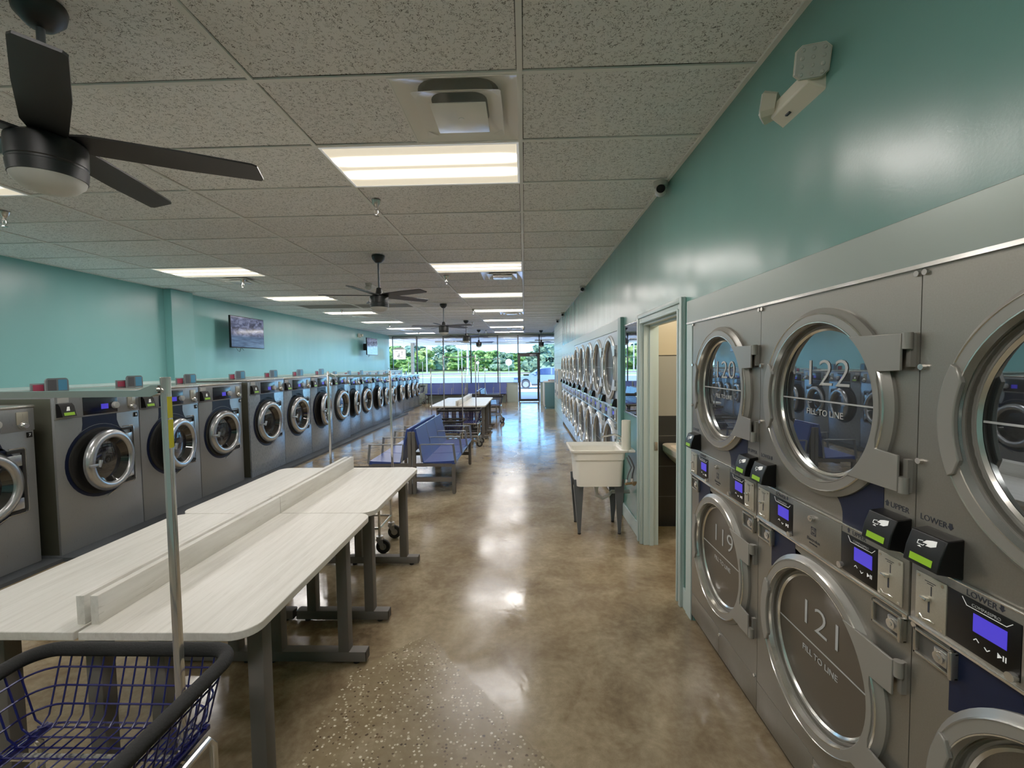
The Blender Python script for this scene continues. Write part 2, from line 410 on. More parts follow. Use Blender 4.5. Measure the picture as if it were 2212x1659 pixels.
def front(s, z, o=0):      # text frame on a +X facing front: reading direction +Y
    return Matrix(((0, 0, 1, o), (1, 0, 0, s), (0, 1, 0, z), (0, 0, 0, 1)))

H = 2.951; XL = -5.90; XR = 1.055; YF = 19.12; YB = -2.6
# ------------------------------------------------------------------ room shell
struct('floor', MB().box(XL - .2, 3.2, YB - .2, YF + .1, -.2, 0), M_floor)
GX = [-.0075 - 1.2192 * k for k in range(-1, 6)]
GY = [2.043 + .6096 * j for j in range(-8, 29)]
HOLES = []
def cell(kx, j): return (-.0075 - 1.2192 * (kx + 1), -.0075 - 1.2192 * kx, 2.043 + .6096 * j, 2.043 + .6096 * (j + 1))
VENTS = [(cell(0, j)[1] - .3048, cell(0, j)[2] + .3048) for j in (0, 7, 15, 23)] + [(cell(3, j)[1] - .6096, cell(3, j)[2] + .3048) for j in (7, 15, 23)]
mb = MB(); xs = sorted({XL - .2, 3.2} | {v + d for v, _ in VENTS for d in (-.295, .295)}); ys = sorted({YB - .2, YF + .1} | {v + d for _, v in VENTS for d in (-.295, .295)})
for xa, xb in zip(xs, xs[1:]):
    for ya, yb in zip(ys, ys[1:]):
        if not any(abs((xa + xb) / 2 - vx) < .29 and abs((ya + yb) / 2 - vy) < .29 for vx, vy in VENTS): mb.add([(xa, ya, H + .006), (xb, ya, H + .006), (xb, yb, H + .006), (xa, yb, H + .006)], [(0, 1, 2, 3)])
struct('ceiling', mb, M_ceil, smooth=False)
struct('ceiling_deck', MB().box(XL - .2, 3.2, YB - .2, YF + .1, H + .25, H + .4).box(XL - .2, 3.2, YF, YF + .1, H, H + .25), M_grid)
mb = MB()
for x in GX:
    if XL < x < XR: mb.box(x - .012, x + .012, YB, YF, H - .003, H + .01)
for y in GY:
    if YB < y < YF: mb.box(XL, XR if y < 15.8 else 2.3, y - .011, y + .011, H - .002, H + .01)
mb.box(XL, XL + .022, YB, YF, H - .002, H + .01); mb.box(XR - .024, XR, YB, 15.8, H - .004, H + .01)
struct('trim_1', mb, M_grid, smooth=False)
struct('wall_left', MB().box(XL - .2, XL, YB, YF + .1, 0, H), M_teal)
struct('trim_2', MB().box(XL, -5.77, 7.14, 7.62, 0, H - .004), M_teal, bevel=.006)
struct('wall_back', MB().box(XL, XR, YB - .2, YB, 0, H), M_teal)
# service ledge behind the washers
struct('wall_ledge', MB().box(XL, -5.05, YB, 18.05, 0, 1.43).box(XL, -5.03, YB, 18.05, 1.43, 1.45), M_teal_trim)
# right wall with door opening and dryer bays
mb = MB()
mb.box(XR, XR + .13, YB, 2.78, 2.03, H)
mb.box(XR, XR + .13, YB, .405, 0, 2.03)  # unseen filler, added to stop the sky light leak
mb.box(XR, XR + .13, 2.78, 3.03, 0, H)
mb.box(XR, XR + .13, 3.03, 3.97, 1.985, H)
mb.box(XR, XR + .13, 3.97, 4.9, 0, H)
mb.box(XR, XR + .13, 4.9, 12.36, 2.13, H)
struct('wall_right', mb, M_teal_shade)
struct('wall_leak_stop', MB().box(1.95, 2.05, YB, 2.82, 0, H + .2).box(1.95, 2.05, 4.5, 12.4, 0, H + .2).box(XR, 2.05, YB - .2, YB, 0, H + .2).box(3.1, 3.2, 2.7, 4.6, 0, H + .3).box(2.05, 3.2, 2.7, 2.82, 0, H + .3).box(2.05, 3.2, 4.5, 4.6, 0, H + .3), M_tan)  # unseen walls behind the dryers, added to keep sky light out
# painted block wall towards the shop front
m = mat('painted block', (170, 196, 194), .35); t = NT(m)
br = t.n('ShaderNodeTexBrick'); br.inputs['Scale'].default_value = 1; br.inputs['Mortar Size'].default_value = .008
br.inputs['Brick Width'].default_value = .41; br.inputs['Row Height'].default_value = .205
sepb = t.n('ShaderNodeSeparateXYZ'); t.l(t.coord('Object'), sepb.inputs[0]); cb = t.n('ShaderNodeCombineXYZ')
t.l(sepb.outputs[1], cb.inputs[0]); t.l(sepb.outputs[2], cb.inputs[1]); t.l(cb.outputs[0], br.inputs['Vector'])
br.inputs['Color1'].default_value = rgb(176, 200, 196); br.inputs['Color2'].default_value = rgb(164, 192, 190); br.inputs['Mortar'].default_value = rgb(120, 150, 150)
t.color(br.outputs['Color']); t.bump(t.math('SUBTRACT', 1, br.outputs['Fac']), .4, .006)
struct('wall_right_block', MB().box(XR, XR + 1.2, 12.36, 15.75, 0, H), m)
struct('wall_right_far', MB().box(2.25, 2.4, 15.75, YF + .1, 0, H), M_teal)
struct('baseboard_right', MB().box(XR - .014, XR, 4.075, 4.75, 0, .14).box(XR - .014, XR, 2.78, 2.93, 0, .14), M_teal_trim, bevel=.004)
# trim strip between the dryers and the restroom door
struct('trim_3', MB().box(XR - .018, XR, 2.78, 2.87, 0, 2.03), M_teal_trim, bevel=.003)
# metal header above the near dryers, painted frame around the far bank
struct('trim_4', MB().box(XR - .02, XR, YB, 2.86, 1.893, 2.028), M_header, bevel=.002)
struct('trim_8', MB().box(XR - .024, XR - .012, YB, 2.86, 1.884, 1.895), M_line)
struct('trim_5', MB().box(XR - .035, XR, 4.75, 4.88, 0, 2.13), M_tealdk, bevel=.004)
struct('trim_6', MB().box(XR - .02, XR, 4.88, 12.36, 2.005, 2.125).box(XR - .02, XR, 4.88, 5.0, 0, 2.005).box(XR - .018, XR, 9.25, 12.36, 1.87, 2.005), M_teal_trim)
# restroom door frame with stepped casing
df = struct('door_2', MB().bbox(XR - .022, XR, 3.97, 4.07, 0, 2.07, .006).bbox(XR - .034, XR - .02, 4.03, 4.07, 0, 2.07, .005).bbox(XR - .030, XR - .02, 3.975, 3.995, 0, 2.0, .004)
            .bbox(XR - .022, XR, 2.93, 3.03, 0, 2.07, .006).bbox(XR - .034, XR - .02, 2.93, 2.965, 0, 2.07, .005).bbox(XR - .03, XR - .02, 3.005, 3.025, 0, 2.0, .004)
            .bbox(XR - .022, XR, 3.03, 3.97, 1.985, 2.07, .006).bbox(XR - .034, XR - .02, 2.965, 4.03, 2.035, 2.07, .005).bbox(XR - .03, XR - .02, 3.02, 3.98, 1.988, 2.005, .004), M_teal_trim)
jb = build('door_jamb', MB().box(XR, XR + .13, 3.955, 3.97, 0, 1.985).box(XR, XR + .13, 3.03, 3.045, 0, 1.985).box(XR, XR + .13, 3.045, 3.955, 1.97, 1.985)
           .box(XR + .05, XR + .085, 3.94, 3.956, 0, 1.975).box(XR + .05, XR + .085, 3.045, 3.955, 1.955, 1.97), M_teal_trim, df)
build('strike_plate', MB().bbox(XR + .092, XR + .122, 3.950, 3.9555, .86, .935, .002).box(XR + .100, XR + .114, 3.948, 3.951, .88, .915), M_stainless, df)
# the restroom beyond
m = M_rest = mat('restroom wall tile', (60, 60, 64), .3); t = NT(m)
sepz = t.n('ShaderNodeSeparateXYZ'); t.l(t.coord('Object'), sepz.inputs[0])
cb = t.n('ShaderNodeCombineXYZ'); t.l(sepz.outputs[0], cb.inputs[0]); t.l(sepz.outputs[2], cb.inputs[1])
br = t.n('ShaderNodeTexBrick'); br.inputs['Brick Width'].default_value = .61; br.inputs['Row Height'].default_value = .305; br.inputs['Scale'].default_value = 1; br.inputs['Mortar Size'].default_value = .003
t.l(cb.outputs[0], br.inputs['Vector']); br.inputs['Color1'].default_value = rgb(32, 36, 40); br.inputs['Color2'].default_value = rgb(26, 30, 34); br.inputs['Mortar'].default_value = rgb(84, 86, 86)
z_ = sepz.outputs[2]
c1 = t.mix(t.math('GREATER_THAN', z_, 1.114), br.outputs['Color'], rgb(150, 148, 140))
c1 = t.mix(t.math('GREATER_THAN', z_, 1.705), c1, rgb(12, 12, 12))
c1 = t.mix(t.math('GREATER_THAN', z_, 1.715), c1, rgb(190, 176, 150))
t.color(c1)
struct('wall_restroom_far', MB().box(XR + .13, 3.1, 4.41, 4.5, 0, 2.6), M_rest)
struct('wall_restroom_side', MB().box(3.0, 3.1, 2.9, 4.41, 0, 2.6).box(XR + .13, 3.1, 2.82, 2.9, 0, 2.6), M_tan)
struct('ceiling_restroom', MB().box(XR + .13, 3.1, 2.82, 4.5, 2.6, 2.65), M_tan)
L = bpy.data.lights.new('restroom_lamp', 'POINT'); L.energy = 13; L.color = (1, .86, .66); L.shadow_soft_size = .12
lo_ = bpy.data.objects.new('restroom_lamp', L); COL.objects.link(lo_); lo_.location = (1.75, 3.45, 2.35)  # unseen lamp, placed on the camera side to light the basin front
tag(lo_, 'unseen warm lamp set to light the restroom beyond the doorway', 'lamp')

# far wall: knee wall, mullions, panes, entrance
struct('wall_front', MB().box(XL, -.285, YF, YF + .12, 0, .815).box(.66, 2.25, YF, YF + .12, 0, .815).box(XL, 2.25, YF, YF + .12, 2.90, H), M_sill)
mb = MB()
for x in (-4.22, -3.0, -1.75, -.62): mb.box(x - .02, x + .02, YF - .012, YF, .1, .8)
mb.box(XL, -.3, YF - .014, YF, 0, .1).box(XL, -.3, YF - .02, YF, .8, .822).box(.66, 2.25, YF - .02, YF, .8, .822)
struct('baseboard_front', mb, M_sill)
MX = [-5.74, -4.67, -3.515, -2.325, -1.156, -.275, .64, 2.2]
def pane(n, x0, x1, z0, z1, extra=None):
    w = .025
    o = struct('window_%d' % n, MB().box(x0, x0 + w, YF + .01, YF + .08, z0, z1).box(x1 - w, x1, YF + .01, YF + .08, z0, z1)
               .box(x0 + w, x1 - w, YF + .01, YF + .08, z0, z0 + w).box(x0 + w, x1 - w, YF + .01, YF + .08, z1 - w, z1), M_frame)
    build('window_pane', MB().box(x0 + w, x1 - w, YF + .043, YF + .047, z0 + w, z1 - w), M_win, o)
    return o
for i in range(5): pane(i + 1, MX[i], MX[i + 1], .822, 2.90)
pane(6, MX[5], MX[6], 2.09, 2.90); pane(7, MX[6], MX[7], .822, 2.90)
d1 = struct('door_1', MB().box(-.275, -.225, YF - .005, YF + .08, 0, 2.09).box(.59, .64, YF - .005, YF + .08, 0, 2.09).box(-.275, .64, YF - .005, YF + .08, 2.03, 2.09)
            .box(-.225, -.175, YF + .01, YF + .06, .02, 2.03).box(.54, .59, YF + .01, YF + .06, .02, 2.03).box(-.175, .54, YF + .01, YF + .06, .02, .12).box(-.175, .54, YF + .01, YF + .06, 1.95, 2.03), M_frame)
build('door_pane', MB().box(-.175, .54, YF + .033, YF + .037, .12, 1.95), M_win, d1)
build('push_plate', MB().bbox(-.06, .18, YF - .015, YF + .01, 1.12, 1.19, .01), M_rubber, d1)
build('door_closer', MB().bbox(.22, .5, YF - .06, YF - .006, 1.98, 2.035, .01).box(.34, .36, YF - .055, YF - .04, 1.95, 1.99), M_alum, d1)
build('door_handle', MB().tube([(.565, YF + .01, .98), (.565, YF - .04, .98), (.565, YF - .04, 1.3), (.565, YF + .01, 1.3)], .012), M_alum, d1)
# mirrored lettering on the right pane: it reads from outside
sg = thing('window_lettering', 'black open lettering on the glass right of the entrance door, seen reversed', 'lettering', (0, 0, 0))
text('open_letters', 'OPEN', .25, Matrix(((-1, 0, 0, 1.62), (0, 0, 1, YF + .05), (0, 1, 0, 1.72), (0, 0, 0, 1))), M_blackm, sg, ext=.002, offs=.012, xs=1.1)
sg = thing('shop_sign', 'white rounded sign board hanging inside the leftmost window pane', 'sign', (-5.42, YF - .03, 1.9))
build('board', MB().bbox(-.27, .27, -.008, .008, 0, .42, .006), mat('sign white', (240, 242, 244), .5, emis=(235, 238, 242), es=.35), sg)  # unlit board, given a glow of its own to look bright
build('top_arch', MB().prism([(.24 * math.cos(PI * i / 12), .42 + .10 * math.sin(PI * i / 12)) for i in range(13)], 'y', -.008, .008), M_paper, sg)
build('printed_figure', MB().box(-.10, .02, -.0105, -.0085, .12, .16).box(-.03, .0, -.0105, -.0085, .16, .26).disc((.12, -.0105, .31), .03, 'y', 12).disc((.12, -.0105, .235), .025, 'y', 12).box(-.17, -.05, -.0105, -.0085, .33, .345).box(-.08, .14, -.0105, -.0085, .07, .085), M_greyprint, sg)
build('hanging_cord', MB().tube([(-.2, 0, .48), (-.2, 0, .99)], .003).tube([(.2, 0, .48), (.2, 0, .99)], .003), M_alum, sg)

# ------------------------------------------------------------------ outside
def gr(name, y0, y1, z, m, x0=-120, x1=120): return struct(name, MB().add([(x0, y0, z), (x1, y0, z), (x1, y1, z), (x0, y1, z)], [(0, 1, 2, 3)]), m)
struct('ground_sidewalk', MB().box(-30, 30, YF + .1, 25.5, -.3, -.02), M_walk)
mb = MB()
for k in range(9): mb.box(-30, 30, 20.0 + k * .62, 20.03 + k * .62, -.021, -.017)
struct('ground_sidewalk_joints', mb, mat('paver joint', (190, 160, 156), .9))
struct('ground_kerb', MB().box(-30, 30, 25.5, 25.7, -.3, -.01), mat('kerb olive', (140, 138, 108), .9))
gr('ground_lot', 25.7, 43, -.2, M_lot); gr('ground_street', 43, 62, -.2, M_road); gr('ground_lane', 62, 66, -.2, M_lot)
gr('ground_verge', 66, 78, -.19, M_grass); gr('ground_mulch', 78, 92, -.18, M_mulch); gr('ground_lawn', 92, 240, -.2, M_grass)
mb = MB().box(-30, 30, YF + .12, 23.2, 2.80, 3.6).box(-30, 30, 23.0, 23.2, 2.66, 2.9)
for k in range(100): mb.box(-30 + k * .6, -29.7 + k * .6, YF + .2, 23, 2.785, 2.80)
struct('ceiling_canopy', mb, M_soffit)
tag(build('canopy_post', MB().box(-5.88, -5.74, 22.8, 22.94, -.02, 2.8).box(-5.93, -5.69, 22.75, 22.99, -.02, .15), M_post), 'tan square post holding up the canopy outside the left windows', 'post')
for x, nm in ((-3.6, 'left'), (1.2, 'right')):
    o = thing('canopy_light', 'brown strip light under the outside canopy, %s' % ('above the third window' if nm == 'left' else 'above the entrance door'), 'light', (x, 21.3, 2.72))
    build('housing', MB().bbox(-.7, .7, -.06, .06, 0, .065, .01), M_post, o)
random.seed(4)
def tree_meshes(i, m):
    rng = random.Random(i * 7 + 1); mb = MB(); lumps = []
    for k in range(16):
        a = rng.uniform(0, 2 * PI); r = rng.uniform(.1, 2.4); z = rng.uniform(1.1, 6.8)
        lumps.append((r * math.cos(a), r * math.sin(a), z, rng.uniform(.9, 1.6) * (1.1 - .07 * z + .2)))
    for (x, y, z, s) in lumps:
        bm = bmesh.new(); bmesh.ops.create_icosphere(bm, subdivisions=2, radius=1)
        for v in bm.verts:
            n = noise.noise(v.co * 1.7 + Vector((x, y, z))) * .5 + 1
            v.co = Vector((x, y, z)) + v.co * s * n
        bm.verts.index_update(); mb.add([v.co[:] for v in bm.verts], [[v.index for v in f.verts] for f in bm.faces]); bm.free()
        for q in range(70):
            d = Vector((rng.gauss(0, 1), rng.gauss(0, 1), rng.gauss(0, 1))).normalized()
            p = Vector((x, y, z)) + d * s * rng.uniform(.85, 1.25); u = d.orthogonal().normalized() * rng.uniform(.12, .3); w = d.cross(u).normalized() * rng.uniform(.12, .3) + d * .15
            mb.add([p - u - w, p + u - w, p + u + w, p - u + w], [(0, 1, 2, 3)])
    tr_ = MB().cyl((0, 0, 0), (.1, 0, 3.2), .28, .16, 10).cyl((.1, 0, 2.6), (1.1, .3, 5), .13, .05, 8).cyl((.1, 0, 2.4), (-1, -.2, 4.6), .13, .05, 8)
    return mb, tr_
protos = []
for i, m in enumerate(M_leafs):
    a, b = tree_meshes(i, m)
    o = thing('tree', '', 'tree', (0, 0, 0), 0, 'trees beyond the road')
    build('crown', a, m, o); build('trunk', b, M_trunk, o, smooth=True); protos.append(o)
kids(None)
TR = [(-36, 118, 0, 1.05), (-31, 124, 1, 1.2), (-26.5, 118, 2, .95), (-22, 126, 1, 1.15), (-18, 119, 0, .85), (-14, 124, 0, .9), (-9.8, 121, 0, .86), (-6, 126, 2, .78),
      (-2, 119, 0, .74), (2.0, 124, 2, .8), (6, 127, 0, .8), (10, 121, 0, .86), (13.5, 116, 3, .72), (17, 123, 2, 1.0), (-5.0, 112, 1, .7), (21.5, 128, 0, .62),
      (25, 120, 1, .75), (4.1, 90, 1, .92), (7.2, 93, 1, .95), (-40, 128, 0, 1.2), (-29, 111, 0, .65), (-12, 113, 0, .6), (5, 113, 0, .55)]
ORD = ['first', 'second', 'third', 'fourth', 'fifth', 'sixth', 'seventh', 'eighth', 'ninth', 'tenth', 'eleventh', 'twelfth', 'thirteenth', 'fourteenth', 'fifteenth', 'sixteenth', 'seventeenth', 'eighteenth', 'nineteenth', 'twentieth', 'twenty-first', 'twenty-second', 'twenty-third', 'twenty-fourth', 'twenty-fifth']
TR.sort(key=lambda q: q[0] / q[1]); used = set()
KN = ['bright green leafy', 'dark green dense', 'yellow-green feathery', 'russet low']
for i, (x, y, k, s) in enumerate(TR):
    lab = '%s tree across the road, %s from the left through the shop front' % (KN[k], ORD[i])
    if k not in used: used.add(k); o = protos[k]; o['label'] = lab; o.location = (x, y, -.2)
    else: o = dup(protos[k], (x, y, -.2), lab)
    o.scale = (s * 1.4, s * 1.4, s * .86); o.rotation_euler = (0, 0, i * 1.3)
for i, (x, y, h, w, lb) in enumerate([(-20.4, 92, 12, .28, 'leftmost thin utility pole across the street'), (-14.4, 96, 12, .22, 'tan utility pole behind the lawn left of the thick pole'),
                                      (-9.5, 74, 14, .42, 'thick pale utility pole standing near the street'), (-14.4, 101.5, 7, .2, 'shortest pale pole next to the thick utility pole')]):
    o = thing('utility_pole', lb, 'pole', (x, y, -.2)); build('shaft', MB().cyl((0, 0, 0), (0, 0, h), w / 2, w / 2.4, 10), M_pole, o)
    build('crossarm', MB().box(-1, 1, -.06, .06, h - .8, h - .68), M_trunk, o)
# car
def car(label, loc, m):
    o = thing('car', label, 'car', loc)
    low = [(0.02, .42), (.0, .62), (.10, .78), (.55, .92), (1.15, 1.0), (4.5, 1.02), (4.62, .9), (4.64, .5), (4.5, .28)]
    def arch(cx): return [(cx + .40 * math.cos(a), .34 + .40 * math.sin(a)) for a in [PI * k / 8 for k in range(9)]]
    prof = low + [(4.2, .26)] + arch(3.72) + [(3.2, .24), (1.4, .24)] + arch(.92) + [(.45, .26), (.12, .30)]
    build('body', MB().prism(prof, 'y', -.88, .88).prism([(1.12, 1.0), (1.95, 1.5), (2.3, 1.58), (3.6, 1.56), (4.1, 1.40), (4.5, 1.02)], 'y', -.74, .74), m, o, bevel=.03)
    build('side_window', MB().prism([(1.42, 1.04), (2.05, 1.45), (2.75, 1.51), (2.75, 1.04)], 'y', -.755, .755).prism([(2.85, 1.04), (2.85, 1.51), (3.55, 1.48), (4.0, 1.3), (4.15, 1.08)], 'y', -.755, .755), M_carw, o)
    build('windscreen', MB().add([(1.15, -.66, 1.02), (1.15, .66, 1.02), (1.94, .6, 1.505), (1.94, -.6, 1.505)], [(0, 1, 2, 3)]), M_carw, o)
    for cx in (.92, 3.72):
        for s in (-1, 1):
            w_ = build('wheel', MB().cyl((cx, s * .72, .34), (cx, s * .90, .34), .34, n=28), M_tyre, o)
            h_ = MB().cyl((cx, s * .88, .34), (cx, s * .915, .34), .21, n=24)
            build('hub', h_, M_hub, w_)
    build('side_mirror', MB().bbox(1.5, 1.7, -.98, -.86, 1.02, 1.14, .02).bbox(1.5, 1.7, .86, .98, 1.02, 1.14, .02), m, o)
    build('headlight', MB().bbox(.06, .5, -.895, -.6, .70, .82, .02), M_carw, o)
    build('lower_cladding', MB().box(1.35, 3.25, -.9, .9, .24, .36), M_tyre, o)
car('pale blue-white hatchback parked beyond the entrance door, facing left', (-.85, 33, -.2), M_carp)
car('dark windowed car parked just behind the pale hatchback', (.6, 37.5, -.12), mat('car paint grey', (120, 134, 150), .3, .2))
for x, y, s, lb in ((-7.0, 66, .22, 'pale round street sign left of the russet tree'), (-2.15, 60, .44, 'bright round sign in front of the russet tree')):
    o = thing('street_sign', lb, 'sign', (x, y, -.2)); build('sign_post', MB().cyl((0, 0, 0), (0, 0, 1.9), .03, n=8), M_pole, o)
    build('sign_face', MB().cyl((0, -.05, 2.05), (0, 0, 2.05), s, n=20), mat('sign face', (244, 244, 238), .6), o)

# ------------------------------------------------------------------ ceiling fixtures
def panel_light(label, first, x0, x1, y0, y1):
    o = thing('ceiling_light', label, 'ceiling light', ((x0 + x1) / 2, (y0 + y1) / 2, H), 0, 'recessed ceiling lights')
    a, b = (x1 - x0) / 2 - .012, (y1 - y0) / 2 - .012
    build('light_frame', MB().box(-a, a, -b, -b + .014, -.004, .02).box(-a, a, b - .014, b, -.004, .02).box(-a, -a + .014, -b + .014, b - .014, -.004, .02).box(a - .014, a, -b + .014, b - .014, -.004, .02), M_white, o)
    build('diffuser', MB().add([(-a + .014, -b + .014, 0), (a - .014, -b + .014, 0), (a - .014, b - .014, 0), (-a + .014, b - .014, 0)], [(0, 1, 2, 3)]), M_panel, o)
    return o
LR = [1, 6, 10, 14, 18, 22, 26]
pl = None; X0 = cell(0, 0)
for ci, (kx, side) in enumerate(((0, 'right'), (3, 'left'))):
    for r, j in enumerate([-4] + LR):  # first row is unseen, added behind the camera to light the near end
        c = cell(kx, j)
        lab = ('lit ceiling panel in the %s hand column, %s' % (side, ORD[r - 1] + ' from the camera')) if r else 'added unseen ceiling panel behind the camera, %s side' % side
        if pl is None: pl = panel_light(lab, True, *c); kids(None)
        else: dup(pl, ((c[0] + c[1]) / 2, (c[2] + c[3]) / 2, H), lab)
def vent(label, x0, y0):
    o = thing('ceiling_vent', label, 'vent', (x0 + .3, y0 + .3048, H), 0, 'square ceiling vents')
    def sqring(a0, z0, a1, z1, mb):
        n = 6
        def ring(a, z, r): return [(sx * (a - r) + r * math.cos(q), sy * (a - r) + r * math.sin(q), z) for (sx, sy, st) in ((1, 1, 0), (-1, 1, PI / 2), (-1, -1, PI), (1, -1, 1.5 * PI)) for q in [st + PI / 2 * k / n for k in range(n + 1)]]
        A, B = ring(a0, z0, .015), ring(a1, z1, max(.04, a1 * .5)); k = len(A)
        mb.add(A + B, [(i, (i + 1) % k, k + (i + 1) % k, k + i) for i in range(k)])
    mb = MB(); sqring(.297, -.002, .20, .05, mb); mb.box(-.3, .3, -.3, -.292, -.004, .004).box(-.3, .3, .292, .3, -.004, .004).box(-.3, -.292, -.292, .292, -.004, .004).box(.292, .3, -.292, .292, -.004, .004); build('outer_cone', mb, M_stl, o)
    mb = MB(); sqring(.20, .05, .17, .07, mb); mb.add([(-.2, -.2, .07), (.2, -.2, .07), (.2, .2, .07), (-.2, .2, .07)], [(0, 1, 2, 3)]); build('duct', mb, mat('duct grey', (150, 148, 142), .6), o)
    mb = MB(); sqring(.215, -.016, .14, .022, mb); sqring(.215, -.016, .212, -.010, mb); build('middle_cone', mb, M_stl, o)
    mb = MB(); mb.bbox(-.138, .138, -.138, .138, -.030, -.025, .002); sqring(.136, -.026, .08, .01, mb); mb.cyl((0, 0, -.034), (0, 0, -.026), .014, n=12); build('center_plate', mb, M_stl, o)
    return o
M_stl = mat('vent enamel', (245, 242, 236), .18, 0)
vv = vent('square stepped ceiling vent nearest the camera, touching the big lit panel', cell(0, 0)[1] - .6048, cell(0, 0)[2]); kids(None)
for j, kx, off, lab in ((7, 0, .605, 'second square vent along the right hand lights'), (15, 0, .605, 'third square vent along the right hand lights'), (23, 0, .605, 'fourth square vent, near the shop front on the right'),
                        (7, 3, .9, 'square vent just past the nearest left hand light'), (15, 3, .9, 'square vent past the third left hand light'), (23, 3, .9, 'farthest square vent on the left')):
    c = cell(kx, j); dup(vv, (c[1] - (.3048 if kx == 0 else .6096), c[2] + .3048, H), lab)
for kx, lab in ((3, 'left one of two dark return air panels in the ceiling'), (2, 'right one of two dark return air panels in the ceiling')):
    c = cell(kx, 12); o = thing('return_panel', lab, 'vent panel', ((c[0] + c[1]) / 2, (c[2] + c[3]) / 2, H))
    mb = MB().box(-.57, .57, -.28, .28, 0, .005)
    for k in range(26): mb.box(-.56 + k * .0437, -.54 + k * .0437, -.28, .28, -.002, 0)
    build('grille', mb, M_grille, o)
def sprinkler(label, x, y):
    o = thing('ceiling_sprinkler', label, 'sprinkler', (x, y, H), 0, 'ceiling sprinklers')
    build('escutcheon', MB().lathe([(.034, 0), (.036, -.004), (.028, -.03), (.016, -.05), (.012, -.052)], (0, 0, 0), 'z', 20), M_stainless, o)
    build('sprinkler_head', MB().cyl((0, 0, -.05), (0, 0, -.075), .012, n=10).tube([(-.014, 0, -.07), (-.016, 0, -.10), (0, 0, -.118)], .003, 6).tube([(.014, 0, -.07), (.016, 0, -.10), (0, 0, -.118)], .003, 6).cyl((0, 0, -.118), (0, 0, -.122), .02, n=12), M_chrome, o)
    return o
sp_ = sprinkler('chrome sprinkler just past the big lit panel', -1.155, 3.516); kids(None)
for x, y, lab in ((-4.256, 3.573, 'sprinkler at the left edge below the nearest fan'), (-1.135, 6.54, 'sprinkler beside the second vent on the right'), (-4.155, 6.5, 'sprinkler beside the nearest left hand vent'),
                  (-4.258, 10.3, 'sprinkler over the third left hand light'), (-1.2, 10.5, 'sprinkler beside the fourth right hand light'), (-1.6, 13.76, 'sprinkler before the fifth right hand light'),
                  (-4.29, 14.1, 'sprinkler between the far left hand lights'), (-1.48, 17.2, 'sprinkler nearest the shop front on the right'), (-4.23, 17.7, 'sprinkler nearest the shop front on the left')):
    dup(sp_, (x, y, H), lab)
# ceiling fans
def fan(label, x, y, rz):
    o = thing('ceiling_fan', label, 'ceiling fan', (x, y, H), R(rz), 'black ceiling fans')
    build('canopy', MB().lathe([(.002, .0), (.074, 0), (.077, -.012), (.070, -.045), (.040, -.08), (.030, -.086), (.002, -.087)], (0, 0, 0), 'z', 32), M_fan, o)
    build('rod', MB().cyl((0, 0, -.08), (0, 0, -.40), .0125, n=16), M_sinkleg, o)
    build('motor_housing', MB().lathe([(.002, -.375), (.026, -.38), (.030, -.385), (.045, -.455), (.085, -.470), (.108, -.485), (.110, -.495), (.109, -.56), (.1065, -.563), (.1065, -.570), (.109, -.573), (.105, -.612), (.10, -.613)], (0, 0, 0), 'z', 40), M_fan, o)
    build('light_lens', MB().lathe([(.103, -.610), (.098, -.625), (.075, -.648), (.04, -.661), (.0015, -.665)], (0, 0, 0), 'z', 40), M_lens, o)
    for k in range(5):
        a = R(72 * k); rot = Matrix.Rotation(a, 4, 'Z') @ Matrix.Translation((0, 0, -.472)) @ Matrix.Rotation(R(-10), 4, 'X')
        out = [(.06, -.045), (.12, -.062), (.40, -.066), (.64, -.060), (.66, -.050), (.680, .040), (.670, .052), (.40, .062), (.12, .056), (.06, .045)]
        mb = MB().prism(out, 'z', -.004, .004); mb.v = [tuple(rot @ Vector(q)) for q in mb.v]
        build('blade', mb, M_fan, o)
    return o
fn = fan('large black ceiling fan at the top left, nearest the camera', -1.71, 1.585, 29); kids(None)
for x, y, rz, lab in ((-1.72, 5.264, 46, 'black ceiling fan above the middle of the washer aisle, second from the camera'), (-1.735, 9.56, 50, 'third black ceiling fan from the camera'),
                      (-1.73, 13.2, 20, 'fourth black ceiling fan from the camera'), (-1.735, 16.9, 44, 'farthest of the five ceiling fans in line'), (.665, 17.6, 10, 'small looking black ceiling fan in front of the entrance door')):
    dup(fn, (x, y, H), lab, R(rz))
# cameras
def seccam(label, x, y, z, yawd, wall):
    o = thing('security_camera', label, 'camera', (x, y, z), R(yawd))
    build('mount', MB().lathe([(.002, 0), (.052, 0), (.052, -.02), (.045, -.035), (.002, -.035)], (0, 0, 0), 'z', 24), M_camw, o)
    b = build('camera_body', MB().lathe([(.0, -.035), (.03, -.028), (.043, 0), (.038, .03), (.034, .045), (.032, .05)], (0, 0, -.065), 'y', 24), M_camw, o)
    build('camera_lens', MB().lathe([(.0, .052), (.026, .052), (.030, .046)], (0, 0, -.065), 'y', 24), M_black, o)
    return o
sc_ = seccam('white turret camera high on the right wall, nearest', 1.0, 3.30, H, 165, True); kids(None)
for x, y, lab, a in ((1.0, 7.6, 'white turret camera on the right ceiling edge, second from the camera', 165), (1.0, 11.5, 'third turret camera along the right ceiling edge', 165), (1.0, 13.3, 'farthest turret camera along the right ceiling edge', 165),
                     (-2.45, 7.0, 'turret camera on the ceiling behind the middle fan', 60), (-.02, 16.0, 'dark little dome camera on the ceiling near the entrance door', 180)):
    dup(sc_, (x, y, H), lab, R(a))
